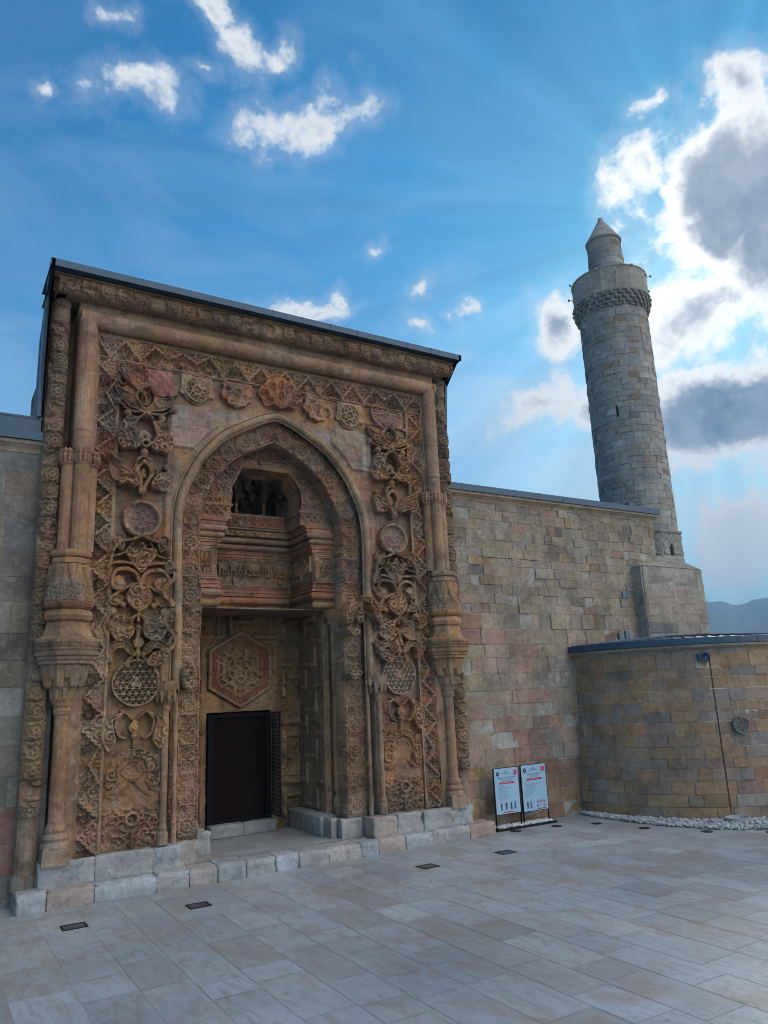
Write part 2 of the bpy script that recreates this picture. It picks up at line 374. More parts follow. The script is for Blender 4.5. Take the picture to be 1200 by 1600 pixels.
def relief(name,x0,x1,z0,z1,hf,y,parent,res=.015,colf=None,back=.04,mapf=None,material=None,flip=False):
    """hf(X,Z)->(H,mask): height field of real depth; mapped to a surface; outline gets a skirt going back"""
    nx=max(2,int(round((x1-x0)/res))+1); nz=max(2,int(round((z1-z0)/res))+1)
    X,Z=np.meshgrid(np.linspace(x0,x1,nx),np.linspace(z0,z1,nz)); wx=(vn(X,Z,5,1)-.5)*.016+(vn(X,Z,14,2)-.5)*.007; wz=(vn(X,Z,5,3)-.5)*.016+(vn(X,Z,14,4)-.5)*.007
    H,Mk=hf(X+wx,Z+wz)
    H=H*np.ones(X.shape)+0; 
    if Mk is None: Mk=np.ones(X.shape,bool)
    brk=np.clip((vn(X,Z,2.3,6)*.6+vn(X,Z,7,7)*.4-.60)/.10,0,1); H=np.where(H>.012,H*(1-.55*brk),H)+(vn(X,Z,9,8)-.5)*.010+(vn(X,Z,30,9)-.5)*.006
    H=H+ (h2(np.round(X*131),np.round(Z*131),4)-.5)*.0022
    mp=mapf or (lambda X,Z,H:(X,y-H,Z))
    Px,Py,Pz=mp(X,Z,H); V=np.stack([Px,Py,Pz],-1).reshape(-1,3)
    C=(colf or pcol)(X,Z); C=np.asarray(C)*np.ones(X.shape+(3,)); C=C.reshape(-1,3)
    fm=Mk[:-1,:-1]&Mk[1:,:-1]&Mk[:-1,1:]&Mk[1:,1:]
    idx=np.arange(nx*nz).reshape(nz,nx)
    a=idx[:-1,:-1][fm]; b=idx[:-1,1:][fm]; c=idx[1:,1:][fm]; d=idx[1:,:-1][fm]
    F=np.stack([a,b,c,d],-1)
    # skirt
    Bx,By,Bz=mp(X,Z,np.full(X.shape,-back)); VB=np.stack([Bx,By,Bz],-1).reshape(-1,3)
    pad=np.pad(fm,1); E=[]
    def ed(cond,p,q): E.append(np.stack([p[cond],q[cond]],-1))
    core=pad[1:-1,1:-1]
    A=idx[:-1,:-1];B=idx[:-1,1:];Cc=idx[1:,1:];Dd=idx[1:,:-1]
    ed(core&~pad[:-2,1:-1],A,B); ed(core&~pad[1:-1,2:],B,Cc); ed(core&~pad[2:,1:-1],Cc,Dd); ed(core&~pad[1:-1,:-2],Dd,A)
    E=np.concatenate(E)
    N=nx*nz
    F2=np.stack([E[:,1],E[:,0],E[:,0]+N,E[:,1]+N],-1)
    F=np.concatenate([F,F2]); V=np.concatenate([V,VB]); C=np.concatenate([C,C*.9])
    used=np.zeros(len(V),bool); used[F.ravel()]=True; rem=np.cumsum(used)-1
    F=rem[F]; V=V[used]; C=C[used]
    if flip: F=F[:,::-1]
    return mk(name,V,F,C,material or M_carve,parent)
# ------------------------------------------------------------------ ground and paving
def sheet(name,x0,x1,y0,y1,z,material,col,kind='structure',n=1):
    b=MB(); xs=np.linspace(x0,x1,n+1); ys=np.linspace(y0,y1,n+1)
    V=[(x,y,z) for y in ys for x in xs]; F=[(j*(n+1)+i,j*(n+1)+i+1,(j+1)*(n+1)+i+1,(j+1)*(n+1)+i) for j in range(n) for i in range(n)]
    b.add(V,F,col); o=b.build(name,material,org=Vector((0,0,0))); o['kind']=kind; return o
sheet('ground',-9000,9000,-9000,9000,-.10,M_earth,(.2,.2,.15))
sheet('pavement_bed',-14,40,-22,30,-.0035,M_joint,(.36,.36,.36))
def paving():
    V=[];C=[];O=[];F=[];n=0; rng=np.random.default_rng(11)
    pal=[(.31,.315,.325),(.33,.33,.335),(.285,.29,.30),(.30,.285,.265),(.355,.36,.37),(.32,.31,.30),(.285,.265,.24),(.345,.34,.335),(.31,.33,.35)]
    x=-13.0; g=.0035
    while x<39:
        wd=rng.choice([.5,.55,.6,.65]); y=-21+rng.random()*1.2
        while y<14.6:
            L=rng.choice([.5,.7,.8,1.0,1.2]); y1=min(y+L,14.6)
            z=.0+rng.normal()*.0003; tx,ty=rng.normal()*.0004,rng.normal()*.0004
            V+=[(x+g,y+g,z-tx),(x+wd-g,y+g,z+tx),(x+wd-g,y1-g,z+tx+ty),(x+g,y1-g,z-tx+ty)]
            c=np.array(pal[rng.integers(len(pal))]); c=(c*.70+np.array((.32,.32,.325))*.30)*(.86+.22*rng.random())*np.array((.93,1.06,1.20)); C+=[c]*4; o=rng.random(3)*50; O+=[o]*4
            F.append((n,n+1,n+2,n+3)); n+=4; y=y1
        x+=wd
    o=mk('pavement',np.array(V),F,np.array(C),M_pave,org=Vector((0,0,0))); o['kind']='structure'
    a=o.data.attributes.new('Off','FLOAT_VECTOR','POINT'); a.data.foreach_set('vector',np.array(O,np.float32).ravel())
paving()
# far hills on the right
def hills(name,az0,az1,dist,h0,tan_top,seed,col):
    nu,nv=140,26; V=[];F=[];C=[]
    for j in range(nv+1):
        for i in range(nu+1):
            az=R_(az0+(az1-az0)*i/nu); t=j/nv; d=dist*(.55+.6*t)
            prof=math.sin(min(1,t/.78)*math.pi/2)**1.3 if t<.78 else math.cos((t-.78)/.22*1.2)
            rid=mnoise.fractal(Vector((math.degrees(az)*.16,seed,0)),1,2,5)*.07+1
            er=mnoise.fractal(Vector((math.degrees(az)*1.3,t*2.2,seed)),1,2,6)*.07*math.sin(t*3)
            z=h0+dist*.78/.78*tan_top*(prof*rid+er)
            V.append((math.sin(az)*d,math.cos(az)*d,z)); C.append(np.array(col)*(1+.5*er*4))
    for j in range(nv):
        for i in range(nu):
            a=j*(nu+1)+i; F.append((a,a+1,a+nu+2,a+nu+1))
    o=mk(name,np.array(V),F,np.clip(np.array(C),.02,.6),M_hill,smooth=True,org=Vector((0,0,0))); o['kind']='structure'; return o
hills('hills',38,100,4200,-20,.096,3.3,(.16,.15,.12))
hills('near_hills',44,100,2600,-20,.066,8.1,(.12,.12,.09))

# ------------------------------------------------------------------ ashlar masonry
def ashlar(L,z0,z1,mp,pal,ch=(.24,.34),bl=(.3,.62),seed=0,jit=.007,gap=.0025,sub=1,keep=None,inset=.008,back=-.03):
    """blocks with bevelled edges; mp(s,z,d)->point, pal(s,z,rng)->rgb"""
    rng=np.random.default_rng(seed); V=[];F=[];C=[];n=0; z=z0
    while z<z1-.02:
        CH=ch(z) if callable(ch) else ch; BLn=bl(z) if callable(bl) else bl; h=rng.uniform(*CH); 
        if z1-z-h<CH[0]*.6: h=z1-z
        s=-rng.random()*BLn[0]
        while s<L:
            l=rng.uniform(*BLn)*(1.5 if rng.random()<.12 else 1); s0=max(s,0)+gap; s1=min(s+l,L)-gap; s+=l
            if s1-s0<.05: continue
            a0=z+gap; a1=z+h-gap
            if keep and not keep(s0,s1,a0,a1): continue
            c=np.array(pal((s0+s1)/2,(a0+a1)/2,rng)); d=rng.normal()*jit
            tl=[d+rng.normal()*.003 for _ in range(4)]
            k=sub+1; rows=[]
            for zz,dd,ins in ((a0,back,0),(a0,-.004,0),(a0+inset,0,1),(a1-inset,0,1),(a1,-.004,0),(a1,back,0)):
                row=[]
                cols=[(s0,0,back if 0 else None)]
                ss=[s0]+[s0+inset+(s1-s0-2*inset)*i/sub for i in range(sub+1)]+[s1]
                for q,sv in enumerate(ss):
                    e=(q==0 or q==len(ss)-1); de=(back if dd==back else ((-.0035 if e else 0)+(-.0035 if ins==0 else 0)+d + (0 if e or not ins else 0)))
                    tt=(sv-s0)/(s1-s0); tz=(zz-a0)/(a1-a0)
                    if dd!=back: de+=(tl[0]*(1-tt)*(1-tz)+tl[1]*tt*(1-tz)+tl[2]*tt*tz+tl[3]*(1-tt)*tz)-d
                    wob=0 if dd==back else (h2(sv*17,zz*23,seed)-.5)*.007
                    row.append(n); V.append(mp(sv+wob,zz+wob*.7,de)); C.append(c); n+=1
                rows.append(row)
            for r0,r1 in zip(rows[:-1],rows[1:]):
                for q in range(len(r0)-1): F.append((r0[q],r0[q+1],r1[q+1],r1[q]))
        z+=h
    return np.array(V,float),F,np.array(C,float)
def wpal(s,z,rng,x0=0):
    """mixed grey, buff, pink and ochre blocks of the long wall"""
    x=x0+s
    buff=[(.325,.295,.25),(.30,.275,.24),(.335,.305,.26),(.29,.28,.265),(.27,.275,.275)]
    pink=[(.35,.235,.22),(.34,.22,.21),(.36,.29,.27),(.31,.28,.265),(.29,.30,.31),(.31,.29,.23),(.35,.31,.27)]
    ochre=[(.36,.245,.13),(.32,.225,.13),(.27,.18,.13),(.24,.17,.15),(.31,.23,.15)]
    t=rng.random()
    if z<1.15+.3*math.sin(x*2): P=ochre if t<.75 else buff
    elif z<4.7+.5*math.sin(x*1.3) : P=pink if t<.72 else (ochre if t<.80 else buff)
    else: P=buff if t<.82 else (pink if t<.94 else [(.24,.235,.22),(.30,.235,.16)])
    c=(np.array(P[rng.integers(len(P))])*.74+np.array((.31,.28,.25))*.26)*np.array((1.08,.96,.85)); c=c*(.86+.24*rng.random())
    if rng.random()<.05: c*=.75
    return c
ROOFC=(.06,.12,.2)
def cornice(b,path,z,cf,k=1.0):   # stone cornice: cavetto + fillet
    prof=[(0,z),(.01,z),(.02*k,z+.03),(.04*k,z+.07),(.09*k,z+.12),(.13*k,z+.15),(.13*k,z+.21),(0,z+.21)]
    b.sweep(path,prof,cf)
def ccol(s,z):
    q=np.floor(s/.7); pal=[(.33,.27,.20),(.35,.30,.22),(.30,.27,.23),(.36,.25,.17)]
    return np.array(pal[int(h2(q,1.7)*4)%4])*(.9+.2*h2(q,5.1))
# ---- right wall
rw=thing('stone_wall','long right-hand wall of mixed grey and pinkish stone blocks between carved portal and minaret','wall',(14.2,14.2,0))
holes=[(16.29,16.53,5.30,5.50),(15.98,16.14,4.13,4.36),(16.24,16.42,4.20,4.42)]
def keepR(s0,s1,a0,a1):
    for x0,x1,z0,z1 in holes:
        if s1+10.4>x0 and s0+10.4<x1 and a1>z0 and a0<z1: return False
    return True
V,F,C=ashlar(7.60,0,7.62,lambda s,z,d:(10.4+s,14.2-d,z),lambda s,z,r:wpal(s,z,r,10.4),ch=lambda z:(.20,.27) if z>4.6 else (.30,.40),bl=lambda z:(.22,.52) if z>4.6 else (.34,.8),seed=3,keep=None)
mk('ashlar_face',V,F,C,M_wall,rw)
b=MB(); b.box(10.4,18.0,14.212,14.9,0,7.6,(.40,.38,.35)); b.build('wall_core',M_wall,rw)
# return end of the wall
V,F,C=ashlar(.7,0,7.62,lambda s,z,d:(18.0+d,14.2+s,z),lambda s,z,r:wpal(s,z,r,18),ch=(.27,.36),bl=(.34,.5),seed=5); mk('wall_end',V,F,C,M_wall,rw)
b=MB(); cornice(b,[(10.35,14.2),(18.0,14.2),(18.0,15.0)],7.60,ccol); b.box(10.4,17.99,14.21,15.2,7.6,7.805,(.3,.26,.2)); b.build('cornice',M_wall,rw)
b=MB(); b.box(10.35,18.17,14.035,16.2,7.815,7.98,ROOFC)
for i in range(9): b.box(10.9+i*.85,10.912+i*.85,14.030,14.04,7.812,7.985,ROOFC)
b.add([(10.35,14.05,7.985),(18.15,14.05,7.985),(18.15,19,8.25),(10.35,19,8.25)],[(0,1,2,3)],ROOFC); b.build('sheet_metal_roof',M_metal,rw)
b=MB(); b.box(13.35,13.50,14.10,14.6,7.985,8.0,ROOFC); b.box(16.9,17.15,14.06,14.4,7.985,8.07,ROOFC); b.build('roof_bracket',M_metal,rw)
for x0,x1,z0,z1 in holes:
    b=MB(); b.box(x0,x1,14.175,14.21,z0,z1,ROOFC); b.box(x0+.02,x1-.02,14.165,14.176,z0+.02,z1-.02,ROOFC)
    b.build('vent_panel',M_glass,rw)
# ---- left wall
lw=thing('stone_wall','left-hand stretch of dark grey stone wall below the lower blue metal roof','wall',(-2,14.2,0))
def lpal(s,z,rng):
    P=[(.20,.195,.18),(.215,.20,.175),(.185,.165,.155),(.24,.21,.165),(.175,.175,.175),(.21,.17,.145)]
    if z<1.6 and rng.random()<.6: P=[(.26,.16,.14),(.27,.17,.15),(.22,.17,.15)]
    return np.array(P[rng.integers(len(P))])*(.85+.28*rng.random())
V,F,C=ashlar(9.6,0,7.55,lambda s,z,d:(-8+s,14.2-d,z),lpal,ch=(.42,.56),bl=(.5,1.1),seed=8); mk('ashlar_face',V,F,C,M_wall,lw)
b=MB(); b.box(-8,1.9,14.212,15.2,0,7.55,(.30,.29,.28)); b.build('wall_core',M_wall,lw)
b=MB(); cornice(b,[(-8,14.2),(1.5,14.2)],7.52,ccol,.9); b.box(-8,1.5,14.21,15,7.5,7.725,(.3,.27,.2)); b.build('cornice',M_wall,lw)
b=MB(); b.box(-8,1.46,14.04,15.2,7.735,7.90,ROOFC); b.box(-8,1.42,14.10,15.2,7.90,8.17,ROOFC); b.box(-8,1.44,14.09,14.13,8.15,8.19,ROOFC)
b.add([(-8,14.1,8.18),(1.4,14.1,8.18),(1.4,19,8.5),(-8,19,8.5)],[(0,1,2,3)],ROOFC); b.build('sheet_metal_roof',M_metal,lw)

# ------------------------------------------------------------------ minaret
MX,MY=19.0,15.5
mn=thing('minaret','tall round grey stone minaret with a balcony and a pointed stone cap','minaret',(MX,MY,0))
def cylmap(cx,cy,r): return lambda s,z,d:(cx+(r+d)*math.sin(s/r),cy-(r+d)*math.cos(s/r),z)
def cylmap2(cx,cy,rf): 
    def f(s,z,d):
        r=rf(z)+d; a=s; return (cx+r*math.sin(a),cy-r*math.cos(a),z)
    return f
def mpal(s,z,rng):
    P=[(.31,.30,.28),(.285,.28,.27),(.33,.315,.285),(.26,.265,.265),(.31,.28,.24),(.35,.335,.31)]
    if rng.random()<.10: P=[(.27,.21,.15),(.29,.22,.17),(.20,.19,.18)]
    return np.array(P[rng.integers(len(P))])*(.90+.16*rng.random())*np.array((.98,.99,1.04))
def angular(r,a0,a1,z0,z1,rf,pal,seed,ch,bl,name,parent,material,cx=MX,cy=MY,**k):
    f=lambda s,z,d: cylmap2(cx,cy,rf)(a0+s/r,z,d)
    V,F,C=ashlar((a1-a0)*r,z0,z1,f,pal,ch=ch,bl=bl,seed=seed,sub=3,**k); return mk(name,V,F,C,material,parent)
angular(1.1,-2.6,2.6,7.45,15.05,lambda z:1.12-.012*(z-7.5)/7.5,mpal,21,(.17,.23),(.22,.46),'shaft_masonry',mn,M_minaret,jit=.006)
b=MB(); b.lathe(MX,MY,[(1.106,6),(1.106,7.5),(1.094,15.1)],40,C=(.34,.33,.31)); b.build('shaft_core',M_minaret,mn)
# octagonal base with carved panels
b=MB(); oc=lambda x,z: (.31,.30,.275)
b.lathe(MX,MY,[(1.22,4),(1.22,6.62),(1.20,6.66),(1.20,7.36),(1.25,7.42),(1.25,7.47),(1.13,7.5)],8,rot=R_(22.5),cf=lambda x,z:(.32,.31,.285)); b.build('octagonal_base',M_minaret,mn)
def octf(X,Z):
    s=scroll(X,Z,.34,.16,5); fr=np.minimum(np.minimum(X-.05,.87-X),np.minimum(Z-6.72,7.36-Z))
    return np.where(fr>0.04,s*.035,.03),fr>0
for k in (0,1,2,7):
    a=R_(45*k)-R_(0); nrm=Vector((math.sin(a),-math.cos(a),0)); tg=Vector((math.cos(a),math.sin(a),0)); ap=1.20*math.cos(R_(22.5))
    def mpf(X,Z,H,nrm=nrm,tg=tg,ap=ap): 
        u=X-.46; return MX+nrm.x*(ap+H)+tg.x*u, MY+nrm.y*(ap+H)+tg.y*u, Z
    relief('carved_panel',.0,.92,6.68,7.38,octf,0,mn,.02,lambda X,Z:np.ones(X.shape+(3,))*np.array((.31,.30,.28)),mapf=mpf,material=M_minaret)
b=MB(); b.box(19.62,19.70,14.36,14.5,6.75,7.05,(.05,.05,.05)); 
def archslit(cx,cy,az,z,w,h,name,parent):
    b=MB(); a=R_(az); n=Vector((math.sin(a),-math.cos(a),0)); t=Vector((math.cos(a),math.sin(a),0)); c=Vector((cx,cy,0))
    pts=[(-w,0),(w,0),(w,h*.7),(0,h),(-w,h*.7)]
    V=[tuple(c+t*p[0]+n*d+Vector((0,0,z+p[1]))) for d in (.012,-.08) for p in pts]
    b.add(V,[(0,1,2,3,4),(0,5,6,1),(1,6,7,2),(2,7,8,3),(3,8,9,4),(4,9,5,0)],(.03,.03,.03)); return b.build(name,M_void,parent)
a=R_(-3); archslit(MX+1.14*math.sin(a),MY-1.14*math.cos(a),-3,6.72,.055,.34,'slit_window',mn)
a=R_(-62); archslit(MX+1.11*math.sin(a),MY-1.11*math.cos(a),-62,11.2,.035,.42,'slit_window',mn)
# corbelled balcony
V_=[]; b=MB()
zz=15.0; r=1.10
for k,(dr,dh) in enumerate([(.03,.10),(.04,.13),(.04,.13),(.03,.12)]):
    b.lathe(MX,MY,[(1.08,zz),(r+dr,zz+.02),(r+dr,zz+dh)],48,C=(.25,.245,.235))
    for i in range(30):
        a=2*math.pi*(i+.5*(k%2))/30; rr=r+dr+.015
        cx=MX+rr*math.cos(a); cy=MY+rr*math.sin(a)
        b.lathe(cx,cy,[(.01,zz+.0),(.05,zz+.05),(.065,zz+dh-.01)],6,rot=a,C=np.array((.27,.26,.25))*(.7+.6*h2(i,k)))
    r+=dr; zz+=dh
b.lathe(MX,MY,[(1.0,zz),(1.27,zz+.01),(1.28,zz+.07),(1.24,zz+.09)],60,C=(.30,.29,.275)); b.build('muqarnas_corbel',M_minaret,mn)
zb=zz+.09
def bpal(s,z,rng): return np.array([(.345,.325,.295),(.335,.32,.30),(.36,.335,.30)][rng.integers(3)])*(.93+.12*rng.random())
angular(1.23,-2.9,2.9,zb,16.38,lambda z:1.235,bpal,5,(.9,1.0),(.75,.95),'balcony_parapet',mn,M_minaret,jit=.002,gap=.003)
b=MB(); b.lathe(MX,MY,[(1.215,zb),(1.225,16.36),(1.25,16.37),(1.25,16.41),(1.1,16.41),(1.1,zb+.1)],60,C=(.33,.31,.29)); b.build('balcony_rim',M_minaret,mn)
# upper turret and cone
angular(.6,-2.6,2.6,16.0,17.95,lambda z:.635-.075*(z-16)/1.95,mpal,9,(.19,.25),(.26,.45),'turret_masonry',mn,M_minaret,jit=.004)
b=MB(); b.lathe(MX,MY,[(.62,15.8),(.545,17.95)],32,C=(.33,.32,.3)); b.build('turret_core',M_minaret,mn)
b=MB(); b.lathe(MX,MY,[(.50,17.90),(.60,17.93),(.61,17.99),(.585,18.02),(.30,18.50),(.09,18.86),(.085,18.95),(.0,18.99)],40,C=(.31,.30,.29)); b.build('cone_cap',M_minaret,mn,smooth=False)
b=MB(); a=R_(-66); 
def onc(az,r,z): a=R_(az); return Vector((MX+r*math.sin(a),MY-r*math.cos(a),z))
b=MB(); n=Vector((math.sin(R_(-52)),-math.cos(R_(-52)),0)); t=Vector((n.y*-1,n.x,0)); c=onc(-52,.625,16.62)
V=[tuple(c+t*x+n*d+Vector((0,0,z))) for d in (.03,-.05) for x,z in ((-.13,-.17),(.13,-.17),(.13,.17),(-.13,.17))]
b.add(V,[(0,1,2,3),(0,4,5,1),(1,5,6,2),(2,6,7,3),(3,7,4,0)],(.3,.4,.5)); wf=b.build('window',simple('pale_window_frame',(.22,.33,.45),.4),mn)
b=MB(); V=[tuple(c+t*x+n*.035+Vector((0,0,z))) for x,z in ((-.10,-.14),(.10,-.14),(.10,.14),(-.10,.14))]; b.add(V,[(0,1,2,3)],(.05,.1,.2)); b.build('pane',M_glass,wf)
for i in range(14):
    az=-165+i*25.0; b=MB(); z=16.05 if i%2 else 16.28
    b.tube([onc(az,1.24,z),onc(az,1.36,z+.03)],.010,6,(.3,.3,.3)); p=onc(az,1.37,z+.03); b.lathe(p.x,p.y,[(.012,p.z-.05),(.035,p.z-.03),(.035,p.z+.03),(.012,p.z+.04)],8,C=(.3,.3,.3)); b.build('floodlight',M_lamp,mn)
# pedestal that carries the minaret
pd=thing('stone_buttress','tall battered stone buttress standing under the minaret beside the round tower','buttress',(18.1,15.3,0))
def ppal(s,z,rng):
    if z<4.55: P=[(.25,.25,.25),(.33,.31,.28),(.20,.21,.22)]
    elif z<5.65: P=[(.36,.29,.24),(.37,.28,.235),(.35,.30,.25)]
    else: P=[(.29,.27,.24),(.27,.265,.25),(.34,.29,.24) if s>1.6 else (.28,.26,.23)]
    return np.array(P[rng.integers(len(P))])*(.88+.2*rng.random())
def bat(s,z,d): 
    x0=16.80+.08*(z-3)/3; x1=19.55-.10*(z-3)/3; return (x0+(x1-x0)*s/2.6, 13.86-d+.03*(z-3)/3, z)
V,F,C=ashlar(2.6,0,6.22,bat,ppal,ch=(.24,.30),bl=(.45,1.0),seed=31,gap=.004,jit=.004); mk('front_face',V,F,C,M_wall,pd)
V,F,C=ashlar(.5,0,6.22,lambda s,z,d:(16.80+.08*(z-3)/3-d,14.36-s,z),ppal,ch=(.24,.30),bl=(.2,.5),seed=32,gap=.004,jit=.004); mk('side_face',V,F,C,M_wall,pd)
b=MB(); b.prism([(16.82,13.885),(19.5,13.885),(19.5,16.9),(18.05,16.9),(18.05,14.35),(16.82,14.35)],0,6.2,(.38,.35,.31)); b.build('core',M_wall,pd)
b=MB(); 
b.add([(16.84,13.87,6.21),(19.46,13.87,6.21),(19.46,16.9,6.21),(16.84,14.35,6.21),(17.2,14.2,6.35),(18.0,14.45,6.66),(19.1,14.45,6.66),(19.3,15.2,6.72),(19.46,16.9,6.4),(17.0,14.4,6.3)],[(0,1,6,5,4),(1,2,8,7,6),(0,4,9,3)],(.30,.285,.26)); b.build('sloping_top',M_wall,pd)

# ------------------------------------------------------------------ round tower on the right
AX,AY,AR=17.66,13.98,3.65
ap=thing('round_tower','low round tower of brown and grey stone blocks with a blue metal roof','tower',(AX,AY,0))
def apal(s,z,rng):
    P=[(.36,.255,.15),(.33,.25,.16),(.31,.245,.18),(.38,.285,.17),(.28,.235,.19),(.34,.24,.14)]
    if rng.random()<.28: P=[(.25,.245,.22),(.26,.25,.235),(.235,.24,.235),(.28,.235,.21)]
    if rng.random()<.04: P=[(.36,.22,.13),(.30,.20,.18)]
    return (np.array(P[rng.integers(len(P))])*.85+np.array((.30,.24,.18))*.15)*np.array((1.06,.95,.93))*(.84+.28*rng.random())
angular(AR,-1.62,1.2,0,3.66,lambda z:AR+.03-.062*z,apal,41,(.20,.285),(.28,.75),'curved_wall',ap,M_wall,cx=AX,cy=AY,jit=.006,gap=.0055)
b=MB(); b.lathe(AX,AY,[(AR+.018,-.05),(AR-.219,3.8)],96,C=(.50,.47,.42)); b.build('wall_core',M_wall,ap,smooth=True)
def arcpath(r,a0=-100,a1=75,n=70): return [(AX+r*math.sin(R_(a0+(a1-a0)*i/n)),AY-r*math.cos(R_(a0+(a1-a0)*i/n))) for i in range(n+1)]
b=MB(); b.sweep(arcpath(AR-.20),[(-.02,3.63),(.01,3.64),(.02,3.68),(.05,3.72),(.10,3.76),(.12,3.78),(.12,3.83),(0,3.83)],ccol); b.build('cornice',M_wall,ap)
b=MB(); b.sweep(arcpath(AR-.17),[(.0,3.84),(.11,3.84),(.11,3.985),(.06,3.99)],lambda s,z:ROOFC)
rt=[(3.54,3.985),(3.0,4.05),(2.0,4.12),(1.0,4.18),(.02,4.24)]
b.lathe(AX,AY,rt,72,C=ROOFC)
ro=b.build('roof',M_metal,ap)
b=MB()
for i in range(46):
    a=R_(-100+i*4.2); P=[Vector((AX+r*math.sin(a),AY-r*math.cos(a),z+.018)) for r,z in ((3.56,3.985),(2.0,4.12),(.3,4.22))]
    b.tube(P,.014,4,ROOFC)
for i in range(24):
    a=R_(-98+i*8.0); p=Vector((AX+3.595*math.sin(a),AY-3.595*math.cos(a),0)); b.tube([p+Vector((0,0,3.842)),p+Vector((0,0,3.985))],.006,4,ROOFC)
b.build('standing_seam',M_metal,ro)
# spout, chain, roundel
azs=math.degrees(math.atan2(15.36-AX,-(11.10-AY)))
sp=Vector((math.sin(R_(azs)),-math.cos(R_(azs)),0)); st=Vector((sp.y*-1,sp.x,0)); c=Vector((AX,AY,0))+sp*(AR-.17)
b=MB(); 
for d,x0,x1,z0,z1 in ((0,-.17,.09,3.44,3.62),): 
    V=[tuple(c+sp*e+st*x+Vector((0,0,z))) for e in (-.05,.05) for x in (x0,x1) for z in (z0,z1)]
    b.add(V,[(0,1,3,2),(4,6,7,5),(0,4,5,1),(2,3,7,6),(0,2,6,4),(1,5,7,3)],(.12,.13,.13))
b.tube([c+Vector((0,0,3.60)),c+sp*.22+Vector((0,0,3.60)),c+sp*.30+Vector((0,0,3.55))],.035,8,(.05,.09,.15)); b.build('water_spout',M_metal,ap)
b=MB(); q=c+sp*.29
for i in range(62):
    z=3.52-i*.054; tw=(i%2)*math.pi/2
    ring=[q+Vector((math.cos(tw)*.016*math.cos(k*math.pi/4),math.sin(tw)*.016*math.cos(k*math.pi/4),z+.036*math.sin(k*math.pi/4))) for k in range(9)]
    b.tube(ring,.0075,4,(.03,.03,.03))
b.build('rain_chain',M_dark,ap)
azr=math.atan2(15.81-AX,-(10.80-AY)); sr=Vector((math.sin(azr),-math.cos(azr),0)); tr=Vector((-sr.y,sr.x,0)); cr=Vector((AX,AY,0))+sr*(AR-.06)
def rdf(X,Z):
    r=np.hypot(X,Z); k=((np.abs(Z)<.012)|((np.abs(X)<.012)&(Z>0))|(np.abs(np.abs(X)-.09)<.01))&(r<.15)
    return np.where(r>.155,.05,.03)+np.where(r<.15,.028*scroll(X,Z,.09,.05,4),0),r<.195
relief('carved_roundel',-.2,.2,-.2,.2,rdf,0,ap,.01,lambda X,Z:np.ones(X.shape+(3,))*np.array((.21,.20,.19)),mapf=lambda X,Z,H:(cr.x+sr.x*(H+.02)+tr.x*X,cr.y+sr.y*(H+.02)+tr.y*X,2.0+Z),material=M_wall)
# basin
b=MB(); q2=Vector((15.22,10.84,0)); b.lathe(q2.x,q2.y,[(.24,0),(.26,.06),(.25,.13),(.21,.135),(.17,.07),(.0,.06)],20,C=(.30,.33,.36),sx=1.15)
tag(b.build('stone_basin',M_plinth),'round grey stone basin on the gravel under the hanging rain chain','basin')

# gravel strip
def gravel():
    rng=np.random.default_rng(5); bm=bmesh.new(); bmesh.ops.create_icosphere(bm,subdivisions=1,radius=1); sv=np.array([v.co[:] for v in bm.verts]); sf=[[v.index for v in f.verts] for f in bm.faces]; bm.free()
    b=MB(); n=0
    edge=[(-92,3.80),(-75,4.0),(-60,4.35),(-45,4.72),(-30,4.85),(0,4.8),(20,4.8)]
    while n<3600:
        a=rng.uniform(-92,12); ro=np.interp(a,[e[0] for e in edge],[e[1] for e in edge]); r=math.sqrt(rng.uniform(3.62**2,(ro)**2))
        s=rng.uniform(.022,.045)*(1.15 if r<ro-.1 else .9); x=AX+r*math.sin(R_(a)); y=AY-r*math.cos(R_(a))
        if y>14.1: continue
        sc=np.array([s*rng.uniform(.8,1.3),s*rng.uniform(.7,1.1),s*rng.uniform(.55,.85)]); an=rng.uniform(0,6.28); ca,sa=math.cos(an),math.sin(an)
        v=sv*sc*(1+.12*rng.normal(size=(len(sv),1))); v=np.c_[v[:,0]*ca-v[:,1]*sa,v[:,0]*sa+v[:,1]*ca,v[:,2]]+[x,y,s*.45+rng.random()*.04]
        b.add(v,sf,np.array((.40,.43,.47))*rng.uniform(.7,1.25)); n+=1
    o=b.build('gravel',M_grav); tag(o,'strip of pale loose stones along the foot of the round tower','gravel',kind='stuff')
gravel()

# ------------------------------------------------------------------ lights let into the paving
def square_light(x,y,label):
    t=thing('ground_light',label,'ground light',(x,y,0),'square lights set in the paving')
    b=MB(); w,h=.17,.15
    for x0,x1,y0,y1 in ((-w,w,-h,-h+.03),(-w,w,h-.03,h),(-w,-w+.03,-h+.03,h-.03),(w-.03,w,-h+.03,h-.03)): b.box(x+x0,x+x1,y+y0,y+y1,-.002,.008,(.05,.05,.05))
    b.build('frame',M_dark,t); b=MB(); b.box(x-w+.028,x+w-.028,y-h+.028,y+h-.028,-.002,.006,(.03,.03,.03)); b.build('glass_cover',M_cover,t)
for x,y,l in ((2.12,12.37,'square ground light nearest the left end of the portal step'),(3.89,12.27,'square ground light in front of the door, second from the left'),
              (7.98,12.04,'square ground light in front of the right-hand carved pier'),(9.74,12.0,'square ground light nearest the two notice boards')): square_light(x,y,l)
def round_light(x,y,label):
    t=thing('round_ground_light',label,'ground light',(x,y,0),'round lights set in the paving')
    b=MB(); b.lathe(x,y,[(.12,-.002),(.12,.008),(.095,.010),(.09,.006)],24,C=(.05,.05,.05)); b.build('rim',M_dark,t)
    b=MB(); b.lathe(x,y,[(.092,-.001),(.092,.007)],24,C=(.03,.03,.03)); b.build('glass_cover',M_cover,t)
